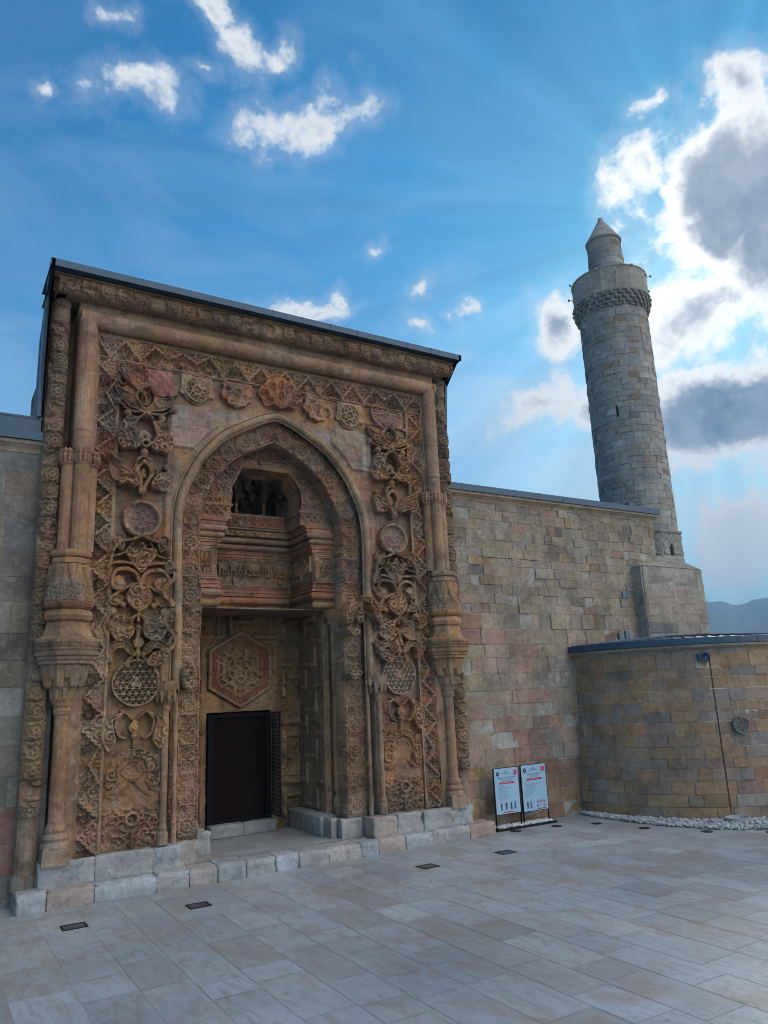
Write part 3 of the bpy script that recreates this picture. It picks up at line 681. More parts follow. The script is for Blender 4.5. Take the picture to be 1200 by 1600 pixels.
for x,y,l in ((11.33,13.55,'small round ground light just in front of the left notice board'),(12.35,13.35,'small round ground light just right of the notice boards'),
              (13.18,12.95,'small round ground light at the left end of the gravel strip'),(13.45,11.85,'small round ground light halfway along the edge of the gravel'),(14.0,10.72,'round ground light at the gravel edge near the stone basin'),(14.8,9.8,'rightmost round ground light at the gravel edge')): round_light(x,y,l)

# ------------------------------------------------------------------ writing
def text_mesh(txt,size,ext=.001,align='CENTER',font=None):
    cu=bpy.data.curves.new('t','FONT'); cu.body=txt; cu.size=size; cu.extrude=ext; cu.align_x=align; cu.resolution_u=2
    ob=bpy.data.objects.new('t',cu); COL.objects.link(ob); bpy.context.view_layer.update()
    dg=bpy.context.evaluated_depsgraph_get(); me=bpy.data.meshes.new_from_object(ob.evaluated_get(dg))
    V=np.array([v.co[:] for v in me.vertices]).reshape(-1,3); F=[tuple(p.vertices) for p in me.polygons]
    bpy.data.objects.remove(ob); bpy.data.curves.remove(cu); bpy.data.meshes.remove(me); return V,F

def disk(b,cx,cz,r,y,n=20,C=(.1,.1,.1),mi=0):
    V=[(cx,y,cz)]+[(cx+r*math.cos(2*math.pi*i/n),y,cz+r*math.sin(2*math.pi*i/n)) for i in range(n)]
    b.add(V,[(0,1+i,1+(i+1)%n) for i in range(n)],C,mi)
def rect(b,x0,x1,z0,z1,y,mi=0,C=(.1,.1,.1)): b.add([(x0,y,z0),(x1,y,z0),(x1,y,z1),(x0,y,z1)],[(0,1,2,3)],C,mi)
def star5(b,cx,cz,r,y,mi):
    V=[(cx,y,cz)]+[(cx+(r if i%2==0 else r*.4)*math.cos(math.pi*i/5+math.pi),y,cz+(r if i%2==0 else r*.4)*math.sin(math.pi*i/5+math.pi)) for i in range(10)]
    b.add(V,[(0,1+i,1+(i+1)%10) for i in range(10)],(.5,.5,.5),mi)
def board(x0,x1,z0,z1,head,title,bar,lines,eng,label):
    t=thing('notice_board',label,'notice board',((x0+x1)/2,13.8,0),'notice boards by the wall')
    y=13.80; b=MB()
    for x in (x0-.009,x1+.009): b.box(x-.009,x+.009,y,y+.03,.03,z1+.012,(.02,.02,.02))
    b.box(x0,x1,y,y+.03,z1,z1+.012,(.02,.02,.02)); b.box(x0,x1,y,y+.03,z0-.014,z0,(.02,.02,.02)); b.build('frame',M_dark,t)
    b=MB(); b.box(x0+.001,x1-.001,y-.004,y+.022,z0+.001,z1-.001,(.5,.6,.7)); pn=b.build('panel',M_board,t)
    yy=y-.006; wd=x1-x0; cx=(x0+x1)/2; b=MB(); mats=[M_navy,M_red,M_board,M_blue,M_skin]
    def txt(s,x,z,size,mi=0,al='CENTER',maxw=None):
        V,F=text_mesh(s,size,0,al)
        if len(V)==0: return
        if maxw and (V[:,0].max()-V[:,0].min())>maxw: V[:,0]*=maxw/(V[:,0].max()-V[:,0].min())
        b.add(np.c_[V[:,0]+x,np.full(len(V),yy-.001 if mi==2 else yy),V[:,1]+z],F,(.1,.1,.1),mi)
    # emblem left, flag roundel right
    ez=z1-.115; er=.048 if not eng else .05
    disk(b,x0+.10,ez,er,yy,C=(.1,.1,.1),mi=0); rect(b,x0+.075,x0+.125,ez-.012,ez-.006,yy-.001,2); rect(b,x0+.082,x0+.088,ez-.01,ez+.018,yy-.001,2); rect(b,x0+.11,x0+.116,ez-.01,ez+.018,yy-.001,2); rect(b,x0+.095,x0+.103,ez-.01,ez+.026,yy-.001,2)
    fx=x1-.09; disk(b,fx,ez+.005,.062,yy,C=(.1,.1,.1),mi=1); disk(b,fx-.012,ez+.005,.038,yy-.001,mi=2); disk(b,fx-.002,ez+.005,.030,yy-.002,mi=1); star5(b,fx+.026,ez+.005,.017,yy-.003,2)
    for i,h in enumerate(head): txt(h,cx-.02,z1-.06-i*.034,.034 if i else .028,3 if i==3 else 0,maxw=.33)
    for i,h in enumerate(title): txt(h,cx,z1-.215-i*.05,.046,0,maxw=wd-.16)
    bz=z1-.215-.05*len(title)-.005
    rect(b,cx-wd*.31,cx+wd*.31,bz-.018,bz+.03,yy,1); txt(bar,cx,bz-.004,.034,2,maxw=wd*.56)
    z=bz-.065
    for i,l in enumerate(lines): txt(l,x0+.07,z,.0235,0,'LEFT',maxw=wd-.12); z-=.0375
    # small figures
    def fig(x,z,s,col,skirt=False):
        disk(b,x,z+.135*s,.012*s,yy,10,mi=4)
        if skirt: b.add([(x-.016*s,yy,z+.12*s),(x+.016*s,yy,z+.12*s),(x+.024*s,yy,z),(x-.024*s,yy,z)][::-1],[(0,1,2,3)],(.1,.1,.1),col)
        else:
            rect(b,x-.020*s,x+.020*s,z+.06*s,z+.12*s,yy,col); rect(b,x-.017*s,x-.003*s,z,z+.06*s,yy,0); rect(b,x+.003*s,x+.017*s,z,z+.06*s,yy,0)
            rect(b,x-.030*s,x-.022*s,z+.065*s,z+.115*s,yy,4); rect(b,x+.022*s,x+.030*s,z+.065*s,z+.115*s,yy,4)
    if not eng:
        for i,x in enumerate((.15,.29,.43)): fig(x0+x,z0+.085,1.15,0,i==2)
        fig(x0+.54,z0+.085,1.3,3,True); rect(b,cx-.14,cx+.14,z0+.022,z0+.045,yy,1)
    else:
        fig(x0+.12,z0+.06,1.1,0); fig(x0+.22,z0+.06,1.15,3,True)
        for i in range(3):
            for j in range(2):
                if (i,j)==(1,0): continue
                X=x1-.30+i*.095; Z=z0+.095+j*.085; disk(b,X,Z,.034,yy,mi=1); disk(b,X,Z,.025,yy-.001,mi=2); rect(b,X-.010,X+.010,Z-.012,Z+.012,yy-.002,0)
                b.add([(X-.022,yy-.003,Z+.015),(X-.016,yy-.003,Z+.021),(X+.022,yy-.003,Z-.015),(X+.016,yy-.003,Z-.021)],[(0,3,2,1)],(.1,.1,.1),1)
        rect(b,x1-.33,x1-.06,z0+.018,z0+.038,yy,1)
    b.build('printed_text',mats,pn)
    return t
board(11.04,11.73,.33,1.29,['T.C.','DİVRİĞİ','KAYMAKAMLIĞI'],['Divriği Ulu Camii ve Darüşşifası','Ziyaretçi Kuralları'],'ZİYARET KURALLARI',
 ['Değerli ziyaretçilerimiz,','Camiye girerken ayakkabılarınızı çıkarınız.','Uygun kıyafet ile giriniz.','Namaz vakitlerinde sessiz olunuz.','Taş eserlere dokunmayınız.','Duvarlara yazı yazmayınız.','Yiyecek ve içecek ile girmeyiniz.','Flaş ile fotoğraf çekmeyiniz.','Teşekkür ederiz.'],False,'left white notice board, lower of the two, with four small figures along its foot')
board(11.83,12.56,.31,1.30,['T.C.','DİVRİĞİ','KAYMAKAMLIĞI'],['Divriği Great Mosque','and Hospital'],'RULES FOR VISITORS',
 ['Dear visitors,','Please take off your shoes before entering.','Please dress in suitable clothing.','Please keep silent during prayer times.','Do not touch the stone carvings.','Do not write on the walls.','No food or drink inside.','No flash photography.','Thank you.'],True,'right white notice board with round prohibition signs in its lower right corner')
t=thing('sign_base','long black tray filled with white pebbles under the two notice boards','sign base',(11.8,13.85,0))
b=MB(); b.box(10.98,12.68,13.72,14.02,.002,.03,(.02,.02,.02)); b.box(10.96,12.70,13.70,13.72,.001,.05,(.02,.02,.02)); b.box(10.96,12.70,14.02,14.04,.001,.05,(.02,.02,.02)); b.build('tray',M_dark,t)
rng=np.random.default_rng(3); bm=bmesh.new(); bmesh.ops.create_icosphere(bm,subdivisions=2,radius=1); sv=np.array([v.co[:] for v in bm.verts]); sf=[[v.index for v in f.verts] for f in bm.faces]; bm.free()
for i in range(70):
    s=rng.uniform(.030,.050); b=MB(); v=sv*[s*1.2,s,s*.75]*(1+.06*rng.normal(size=(len(sv),1))); b.add(v+[11.03+1.6*((i//2)+.5*rng.random())/35.2,13.775+.14*(i%2)+rng.normal()*.012,.055+rng.random()*.02],sf,np.array((.55,.58,.62))*rng.uniform(.75,1.1))
    o=b.build('pebble',M_grav); tag(o,'white pebble lying in the black tray under the notice boards','pebble','pebbles in the sign tray')
# ================================================================== THE CARVED PORTAL
PX=6.0
PT=thing('carved_stone_portal','monumental brown stone portal covered in deep carving with a pointed arch and a dark doorway','portal',(PX,14.0,0))
FY=13.98
def U(mb,*a,**k): return mb
def pu(u): return PX+u
def stonebox(x0,x1,y0,y1,z0,z1,C,name,parent,bev=.03,wear=.008,seed=0,material=None,round_front=0):
    bm=bmesh.new(); bmesh.ops.create_cube(bm,size=1)
    for v in bm.verts: v.co=Vector((x0+(v.co.x+.5)*(x1-x0),y0+(v.co.y+.5)*(y1-y0),z0+(v.co.z+.5)*(z1-z0)))
    if round_front:
        es=[e for e in bm.edges if all(abs(v.co.y-y0)<1e-6 and abs(v.co.z-z1)<1e-6 for v in e.verts)]
        bmesh.ops.bevel(bm,geom=es,offset=round_front,segments=5,profile=.5,affect='EDGES')
    es=[e for e in bm.edges if e.calc_length()>.08 and len(e.link_faces)==2 and e.calc_face_angle(0)>.9]
    bmesh.ops.bevel(bm,geom=es,offset=bev,segments=2,profile=.5,affect='EDGES')
    for _ in range(3):
        le=[e for e in bm.edges if e.calc_length()>.07]
        if le: bmesh.ops.subdivide_edges(bm,edges=le,cuts=1,use_grid_fill=True)
    bmesh.ops.triangulate(bm,faces=[f for f in bm.faces if len(f.verts)>4])
    bm.normal_update()
    for v in bm.verts:
        n=mnoise.fractal(Vector(v.co)*7+Vector((seed,0,0)),1,2,4)*wear*1.6+mnoise.noise(Vector(v.co)*2.5+Vector((seed,5,0)))*wear
        edge_=min(abs(v.co.x-x0),abs(v.co.x-x1),9); chip=mnoise.noise(Vector(v.co)*5+Vector((seed,9,3)))
        if chip>.25: n-=(chip-.25)*wear*4
        v.co+=v.normal*n
    V=np.array([v.co[:] for v in bm.verts]); F=[tuple(v.index for v in f.verts) for f in bm.faces]; bm.free()
    return mk(name,V,F,np.tile(np.array(C,float),(len(V),1)),material or M_plinth,parent,smooth=True)

# ---- outline of the arch (half width as a function of height)
AZ=[(0,9.0),(.36,8.87),(.72,8.68),(1.18,8.40),(1.42,8.17),(1.72,7.80),(1.91,7.45),(2.06,7.10),(2.14,6.75),(2.17,6.3),(2.16,5.6),(2.14,4.8),(2.13,3.2)]
ARC=smooth([(a,b) for a,b in AZ],4,False)
def arch_poly(inset=0.0,zb=-2.0):
    pts=[]
    P=[np.array(p) for p in ARC]
    for i,p in enumerate(P):
        t=(P[min(i+1,len(P)-1)]-P[max(i-1,0)]); t/=np.linalg.norm(t); n=np.array([-t[1],t[0]])  # right-hand side pointing in
        if n[0]*p[0]>0 or (i==0): n=n if n[1]<0 else -n
        if i==0: q=np.array([0,p[1]-inset*1.25])
        else: 
            n=np.array([-abs(n[0]),-abs(n[1])]); q=p+n*inset
        if q[0]>=0: pts.append((q[0],q[1]))
    L=[(-a,b) for a,b in pts[::-1] if a>0]
    return [(-pts[-1][0],zb)]+L+pts+[(pts[-1][0],zb)]
AP0=arch_poly(0.0)
def archsd(X,Z): return sdp(X-PX,Z,AP0)
def archpar(X,Z):  # parameter along the arch
    u=X-PX; z=Z; th=np.arctan2(np.abs(u),np.clip(z-6.5,0.001,None)); s=np.where(z>6.5,th*2.2,np.pi/2*2.2+(6.5-z)); return s

# ---- body: solid masses behind the carved faces
b=MB(); BC=(.27,.19,.125)
b.box(pu(-4.5),pu(-2.30),14.46,17.2,0,9.6,BC); b.box(pu(2.30),pu(4.5),14.46,17.2,0,9.6,BC)
b.box(pu(-2.29),pu(2.29),16.9,17.2,2.6,9.6,BC); b.box(pu(-4.5),pu(4.5),14.46,14.64,9.6,10.9,BC); b.box(pu(-4.5),pu(4.5),14.64,17.2,9.6,9.72,BC)
b.box(pu(-2.3),pu(-1.47),14.96,17.2,0,4.9,BC); b.box(pu(1.47),pu(2.3),14.96,17.2,0,4.9,BC)
b.box(pu(-2.29),pu(-.76),16.36,17.2,0,4.9,BC); b.box(pu(.78),pu(2.29),16.36,17.2,0,4.9,BC)
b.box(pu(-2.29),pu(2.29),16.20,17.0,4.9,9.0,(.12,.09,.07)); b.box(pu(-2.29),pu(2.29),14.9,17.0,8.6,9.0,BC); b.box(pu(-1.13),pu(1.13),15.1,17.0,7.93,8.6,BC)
b.box(pu(-2.29),pu(2.29),15.78,16.38,4.88,5.4,BC)
b.box(pu(-2.29),pu(-1.13),14.9,16.4,4.86,8.7,BC); b.box(pu(1.13),pu(2.29),14.9,16.4,4.86,8.7,BC)
b.build('masonry_core',M_carve,PT)
# inner frame faces (piers and spandrels) with block joints
def corewall(X,Z):
    m_=archsd(X,Z)<-.02; H=jn(X,Z,.012)
    u=np.abs(X-PX); 
    sp=(u<2.28)&(u>1.30)&(Z>7.93)&(Z<8.82)&(archsd(X,Z)<-.14); H=H+np.where(sp,.05,0)
    H=H-np.where((u>2.33)&(u<3.27)&(Z>2.15)&(Z<8.86),.085,0)     # raised spandrel blocks
    return H,m_
def ccore(X,Z):
    C=pcol(X,Z); u=np.abs(X-PX)
    sp=(u<2.28)&(Z>7.93)&(Z<8.82); r,c,_,_=blockid(X,Z,.30,.46); h=h2(r,c,2)
    P=np.array([(.35,.245,.20),(.335,.275,.24),(.35,.26,.18),(.34,.22,.185)])[(h*4).astype(int)%4]
    return np.where(sp[...,None],P*(.9+.2*h2(r,c,8))[...,None],C)
relief('pier_face',pu(-3.74),pu(3.74),.60,10.06,corewall,FY,PT,.02,ccore,back=.2)
# soffit strip of the outer arch
b=MB(); ap_=arch_poly(.0,.6); n=len(ap_)
V=[(pu(a),FY+.01,z) for a,z in ap_]+[(pu(a),14.5,z) for a,z in ap_]; b.add(V,[(i,i+1,n+i+1,n+i) for i in range(n-1)],np.array([pcol(np.array(v[0]),np.array(v[2])) for v in V])); b.build('arch_soffit',M_carve,PT)
# arch roll moulding: two rolls and a hollow
ctr=arch_poly(.075,3.42)
def tubepath(pts,y,r,name,parent,ry=1.0,cf=pcol,n=10):
    V=[];F=[];C=[];P=[np.array(p,float) for p in pts]; rr_=r
    for i,p in enumerate(P):
        t=P[min(i+1,len(P)-1)]-P[max(i-1,0)]; t/=np.linalg.norm(t)+1e-9; nn_=np.array([-t[1],t[0]])
        for k in range(n):
            a=2*math.pi*k/n; q=p+nn_*math.cos(a)*r; V.append((pu(q[0]),y-math.sin(a)*r*ry,q[1])); C.append(cf(np.array(pu(q[0])),np.array(q[1])))
    for i in range(len(P)-1):
        for k in range(n): F.append((i*n+k,i*n+(k+1)%n,(i+1)*n+(k+1)%n,(i+1)*n+k))
    F=[f[::-1] for f in F]
    return mk(name,np.array(V),F,np.array(C),M_carve,parent,smooth=True)
def dens(pts,step=.12):
    out=[]
    for a,b_ in zip(pts[:-1],pts[1:]):
        n_=max(1,int(math.hypot(b_[0]-a[0],b_[1]-a[1])/step)); out+=[(a[0]+(b_[0]-a[0])*i/n_,a[1]+(b_[1]-a[1])*i/n_) for i in range(n_)]
    return out+[pts[-1]]
def archcol(x,z):
    C=pcol(np.round(x*2.2)/2.2,np.round(z*2.2)/2.2,3); return C*.55+np.array((.36,.27,.17))*.45
am=tubepath(dens(ctr),FY-.005,.078,'arch_roll',PT,1.25,archcol)
tubepath(dens(arch_poly(.155,3.42)),FY+.015,.028,'arch_bead',PT,1,archcol,6)
tubepath(dens(arch_poly(-.03,3.42)),FY-.0,.026,'arch_bead',PT,1,archcol,6)

# ---- star band following the arch
STAR8=[(.205*(1 if k%2==0 else .70)*math.cos(math.pi*k/8),.205*(1 if k%2==0 else .70)*math.sin(math.pi*k/8)) for k in range(16)]
def starband(X,Z):
    t=archsd(X,Z); s=archpar(X,Z); Ls=.52; k=np.floor(s/Ls); a=s-(k+.5)*Ls; c=t-.375
    r=np.hypot(a,c); th=np.arctan2(c,a)
    odd=(np.mod(k,2)==0)
    H=np.zeros(X.shape)
    sc_=.86+.3*h2(k,5.3,1); a=a/sc_; c0=c; c=c/sc_; r=np.hypot(a,c); st=sdp(a,c,STAR8); H=np.where(np.abs(st)<.014,.05,H)
    dome=.075*np.sqrt(np.clip(1-(r/.125)**2,0,1))*(.8+.2*np.cos(th*8)); dome=np.where(r<.125,dome*(.65+.35*np.cos(r*120)),0)
    H=np.maximum(H,np.where(odd,dome,0)); H=np.maximum(H,np.where(np.abs(r-.14)<.012,.045,0))
    pet=np.abs(np.sin(th*3))*.17; H=np.where(~odd&(r<.03+pet),np.maximum(H,.03+.02*np.cos(r*90)),H)
    e=np.minimum(a+Ls/2,Ls/2-a); H=np.maximum(H,np.where((np.abs(np.abs(c)-.9*e)<.013)&(r>.17),.045,0))
    H=np.maximum(H,np.where(np.abs(np.abs(c)-.20)<.012,.045,0))
    H=H*1.35; H=np.maximum(H,.035*scroll(a+k,c,.10,.05,3))
    m_=(t>-.02)&(t<.60)
    return H+.004*np.cos(Z*9),m_
relief('star_band',pu(-2.2),pu(2.2),.62,8.95,starband,14.20,PT,.0125,lambda X,Z:pcol(X,Z,2)*.85+np.array((.03,.02,.02)),back=.45)

# ---- niche block
def hole(e=0.0): return [(-1.09-e,4.0),(-1.09-e,6.24),(-1.0-e,6.47),(-.97-e,6.68),(-.78-e,6.98),(-.77-e,7.40),(-.545-e,7.86+e),(.545+e,7.86+e),(.82+e,7.45),(.79+e,6.98),(.97+e,6.68),(1.0+e,6.47),(1.09+e,6.24),(1.09+e,4.0)]
HP=hole()
def tymp(X,Z):
    u=X-PX; t=archsd(X,Z); hs=sdp(u,Z,HP)
    m_=(t>.54)&(hs<0)&(Z>4.95)
    H=.045*scroll(X,Z,.15,.065,7)
    H=np.where((Z>6.70)&(Z<6.76)|(np.abs(Z-7.02)<.03),.05,H)
    lat=(np.abs(np.mod(u*1.0+Z,.16)-.08)<.016)|(np.abs(np.mod(u-Z,.16)-.08)<.016); H=np.where((Z>6.76)&(Z<6.99),np.where(lat,.055,.0),H)
    H=np.where((Z<6.70)&(Z>6.40)&(np.abs(u)>1.0),.03+.05*np.sqrt(np.clip(1-((Z-6.55)/.13)**2,0,1)),H)
    H=np.where(np.abs(hs+.03)<.02,.03,H)
    H=np.where((Z>7.90)&(Z<8.35)&(np.abs(u)<.80),np.where((Z<7.96)|(Z>8.29),.045,.012),H)
    return H,m_
relief('tympanum',pu(-1.75),pu(1.75),4.95,8.6,tymp,14.6,PT,.0125,lambda X,Z:pcol(X,Z,4)*np.array((1.02,.93,.93)),back=.0)
# sides of the opening and the dark niche behind
b=MB(); V=[];F=[]; hp=HP; n=len(hp)
sub=4
for j in range(sub+1): 
    for a,z in hp: V.append((pu(a*(1-(.10 if z>6.9 else 0)*j/sub)),14.61+.50*j/sub,max(6.9,z-(.06*j/sub if z>7 else 0))))
for j in range(sub):
    for i in range(0,n-1): F.append((j*n+i,j*n+i+1,(j+1)*n+i+1,(j+1)*n+i))
b.add(V,F,np.array([pcol(np.array(v[0]),np.array(v[2]))*.9 for v in V])); b.build('niche_reveal',M_carve,PT)
# muqarnas cells inside the niche
b=MB()
TIER=[]
DK=lambda x,z: np.array((.075,.056,.043))*(.8+.4*h2(np.floor(x*9),np.floor(z*9)))  # niche stone coloured far darker, shade of the hood painted in
def cell(cx,cy,z0,z1,r0,r1,n=10,a0=math.pi,a1=2*math.pi,bow=.5):
    pr=[]
    for i in range(9):
        t=i/8; pr.append((r0+(r1-r0)*(t**bow if bow!=1 else t),z0+(z1-z0)*t))
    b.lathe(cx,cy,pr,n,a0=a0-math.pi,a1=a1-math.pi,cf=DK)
for u,w_ in ((-.62,.24),(0,.34),(.62,.24)):       # hollow pointed cells against the back wall
    for k in range(7):
        a0=math.pi*k/7; a1=math.pi*(k+1)/7; P=[]
        for a in (a0,a1):
            for z,s_ in ((7.04,1.0),(7.40,1.0),(7.58,.80),(7.74,.35),(7.80,.03)): P.append((pu(u)+w_*s_*math.cos(a),15.86+w_*.9*math.sin(a)*s_ -(1-s_)*.30,z))
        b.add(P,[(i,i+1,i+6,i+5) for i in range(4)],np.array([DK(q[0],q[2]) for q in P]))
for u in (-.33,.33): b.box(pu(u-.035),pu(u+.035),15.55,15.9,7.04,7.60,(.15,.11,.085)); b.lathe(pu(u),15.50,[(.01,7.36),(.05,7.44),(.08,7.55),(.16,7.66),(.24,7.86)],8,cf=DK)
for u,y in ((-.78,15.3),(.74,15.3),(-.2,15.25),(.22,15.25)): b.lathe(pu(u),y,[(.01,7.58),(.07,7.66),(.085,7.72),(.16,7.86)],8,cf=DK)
for k in range(4):       # corbelled tiers of small cells closing the hood
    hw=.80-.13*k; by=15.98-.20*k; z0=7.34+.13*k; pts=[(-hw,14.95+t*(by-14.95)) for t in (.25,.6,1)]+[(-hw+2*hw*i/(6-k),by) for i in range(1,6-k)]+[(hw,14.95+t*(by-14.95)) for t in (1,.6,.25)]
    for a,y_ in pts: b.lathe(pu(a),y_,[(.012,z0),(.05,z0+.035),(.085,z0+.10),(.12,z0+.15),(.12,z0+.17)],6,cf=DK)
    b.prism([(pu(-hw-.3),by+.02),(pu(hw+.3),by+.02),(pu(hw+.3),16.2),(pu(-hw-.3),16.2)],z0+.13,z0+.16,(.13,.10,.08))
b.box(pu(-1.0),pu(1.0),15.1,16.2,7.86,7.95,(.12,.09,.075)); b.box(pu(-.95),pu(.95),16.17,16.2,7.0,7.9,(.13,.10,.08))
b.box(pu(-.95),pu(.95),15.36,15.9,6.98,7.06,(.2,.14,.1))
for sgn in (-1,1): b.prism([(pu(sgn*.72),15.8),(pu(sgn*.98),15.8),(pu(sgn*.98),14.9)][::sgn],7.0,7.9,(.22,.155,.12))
b.build('niche_muqarnas',M_carve,PT)

# ---- mouldings that run round the recess under the niche
def upath(hw,by,fy=14.60,ow=1.66): return [(pu(-ow),fy),(pu(-hw),fy),(pu(-hw),by),(pu(hw),by),(pu(hw),fy),(pu(ow),fy)]
def half_roll(z0,z1,d,n=8): return [(d*math.sin(math.pi*i/n)+.001,z0+(z1-z0)*(1-math.cos(math.pi*i/n))/2) for i in range(n+1)]
def mcol(k,tint=(1,1,1)): return lambda s,z: pcol(np.array(s),np.array(z*.2+k),k)*np.array(tint)
def band(name,hw,by,prof,tint=(1,1,1),k=1,ow=1.66,fy=14.60):
    # subdivide the path so block colours show
    P=upath(hw,by,fy,ow); Q=[]
    for a,c in zip(P[:-1],P[1:]):
        L=math.hypot(c[0]-a[0],c[1]-a[1]); m_=max(1,int(L/.3)); Q+=[(a[0]+(c[0]-a[0])*i/m_,a[1]+(c[1]-a[1])*i/m_) for i in range(m_)]
    Q.append(P[-1]); b=MB(); b.sweep(Q,prof,mcol(k,tint)); return b.build(name,M_carve,PT)
red=(1.02,.80,.80)
band('lower_roll',1.09,15.75,[(-.35,4.88)]+[(.02,4.88)]+half_roll(4.885,5.04,.075)+[(.02,5.05),(.03,5.07)],(1.05,.98,.9),2)
band('red_roll',1.09,15.75,[(.03,5.07)]+[(d+.03,z) for d,z in half_roll(5.075,5.24,.085)]+[(.03,5.25)],red,3)
band('stepped_moulding',1.09,15.75,[(.03,5.25),(.07,5.255),(.07,5.29),(.045,5.30),(.045,5.335),(.06,5.34),(.06,5.37),(.03,5.38),(.03,5.42),(.045,5.43),(.045,5.455),(.012,5.47),(.0,5.475)],red,4)
band('stepped_moulding',1.09,15.75,[(.0,6.085),(.03,6.09),(.03,6.12),(.05,6.125),(.05,6.155),(.035,6.16),(.035,6.19),(.06,6.20),(.06,6.24),(.075,6.25),(.075,6.275)],red,5)
band('muqarnas_tier',1.06,15.68,[(-.1,6.275),(.05,6.28)]+[(d+.04,z) for d,z in half_roll(6.29,6.41,.06)]+[(.03,6.415)],(.95,.98,1.0),6)
band('muqarnas_tier',1.00,15.60,[(-.1,6.42),(.05,6.425)]+[(d+.04,z) for d,z in half_roll(6.43,6.56,.065)]+[(.03,6.57)],(.92,.98,1.02),7)
band('muqarnas_tier',.965,15.50,[(-.12,6.57),(.05,6.575),(.05,6.64),(.08,6.65),(.08,6.70),(.0,6.705)],(1.0,.85,.8),8)
band('muqarnas_tier',.80,15.38,[(-.22,6.705),(.02,6.71),(.02,6.75),(.0,6.76),(.0,6.99),(.035,7.0),(.035,7.045),(-.3,7.05)],(.95,.85,.8),9)
# frieze backing on all faces of the U
band('frieze_ground',1.095,15.757,[(0,5.46),(0,6.10)],(.85,.78,.75),10)
def latt(X,Z):
    a=np.mod(X,.20)-.10; c=Z-6.875; r=np.hypot(a,c); th=np.arctan2(c,a)
    H=np.where(np.abs(r-.075-.012*np.cos(th*6))<.012,.05,0); H=np.where((np.abs(np.abs(a)-.9*np.abs(c))<.010)&(r>.07),.045,H); H=np.where(np.abs(np.abs(c)-.105)<.012,.05,H)
    return H,None
relief('lattice_band',pu(-.79),pu(.79),6.76,6.99,latt,15.375,PT,.012,lambda X,Z:pcol(X,Z,6)*np.array((1,.85,.8)))
relief('lattice_band',14.62,15.37,6.76,6.99,latt,0,PT,.012,lambda X,Z:pcol(X,Z,6)*.9,mapf=lambda X,Z,H:(pu(.795)-H,15.99-X,Z) if False else (np.full(X.shape,pu(.795))-H,15.99-X,Z))
def dent(X,Z):
    a=np.mod(X,.24)-.12; c=(Z-6.63)/.07; H=np.where(np.abs(a)<.05*(1.2-np.abs(c)),.06,0.012*scroll(X,Z,.07,.04)); return H,None
relief('dentil_band',pu(-.95),pu(.95),6.575,6.70,dent,15.45,PT,.012)
# inscription frieze
AR_F={'ا':(0xFE8D,0xFE8E,0,0),'أ':(0xFE83,0xFE84,0,0),'ب':(0xFE8F,0xFE90,0xFE91,0xFE92),'ة':(0xFE93,0xFE94,0,0),'ج':(0xFE9D,0xFE9E,0xFE9F,0xFEA0),'ح':(0xFEA1,0xFEA2,0xFEA3,0xFEA4),
'د':(0xFEA9,0xFEAA,0,0),'ذ':(0xFEAB,0xFEAC,0,0),'ر':(0xFEAD,0xFEAE,0,0),'س':(0xFEB1,0xFEB2,0xFEB3,0xFEB4),'ش':(0xFEB5,0xFEB6,0xFEB7,0xFEB8),'ض':(0xFEBD,0xFEBE,0xFEBF,0xFEC0),'ع':(0xFEC9,0xFECA,0xFECB,0xFECC),
'ف':(0xFED1,0xFED2,0xFED3,0xFED4),'ق':(0xFED5,0xFED6,0xFED7,0xFED8),'ك':(0xFED9,0xFEDA,0xFEDB,0xFEDC),'ل':(0xFEDD,0xFEDE,0xFEDF,0xFEE0),'م':(0xFEE1,0xFEE2,0xFEE3,0xFEE4),'ن':(0xFEE5,0xFEE6,0xFEE7,0xFEE8),'ه':(0xFEE9,0xFEEA,0xFEEB,0xFEEC),'و':(0xFEED,0xFEEE,0,0),'ي':(0xFEF1,0xFEF2,0xFEF3,0xFEF4),'ى':(0xFEEF,0xFEF0,0,0)}
def shape_ar(s):
    o=''
    for i,ch in enumerate(s):
        if ch not in AR_F: o+=ch; continue
        f=AR_F[ch]; pj=i>0 and s[i-1] in AR_F and AR_F[s[i-1]][2]; nj=i<len(s)-1 and s[i+1] in AR_F and f[2]
        o+=chr(f[3] if pj and nj else f[1] if pj else f[2] if nj else f[0])
    return o[::-1]
def arabic(name,txt,mapf,w,h,parent,ext=.03,kz=1.0):
    V,F=text_mesh(shape_ar(txt),1.0,1.0,'LEFT')
    if len(V)==0: print('NO TEXT'); return None
    x=V[:,0]; y=V[:,1]; x=(x-x.min())/(x.max()-x.min())*w; y=(y-y.min())/(y.max()-y.min()); y=np.clip(y,0,1)**.8*h
    d=(V[:,2]>0)*ext
    P=np.array([mapf(a,b_,c_) for a,b_,c_ in zip(x,y,d)])
    return mk(name,P,F,np.array([pcol(np.array(p[0]),np.array(p[2]),2)*1.1 for p in P]),M_carve,parent)
def fsc(X,Z): return .018*scroll(X,Z,.12,.055,9)+np.where((Z<5.51)|(Z>6.05),.02,0),None
f0=relief('inscription_frieze',pu(-1.085),pu(1.085),5.475,6.085,fsc,15.75,PT,.012,lambda X,Z:pcol(X,Z,9)*.9)
arabic('arabic_inscription','أمر بعمارة هذا المسجد الجامع العبد الضعيف',lambda a,b_,c:(pu(-1.07)+a,15.735-c,5.53+b_),2.14,.50,f0,.055)
f1=relief('inscription_frieze',14.61,15.74,5.475,6.085,fsc,0,PT,.012,lambda X,Z:pcol(X,Z,9)*.9,mapf=lambda X,Z,H:(np.full(X.shape,pu(1.085))-H,30.35-X,Z))
arabic('arabic_inscription','احمد شاه بن سليمان شاه',lambda a,b_,c:(pu(1.07)-c,15.72-a,5.53+b_),1.08,.50,f1,.055)
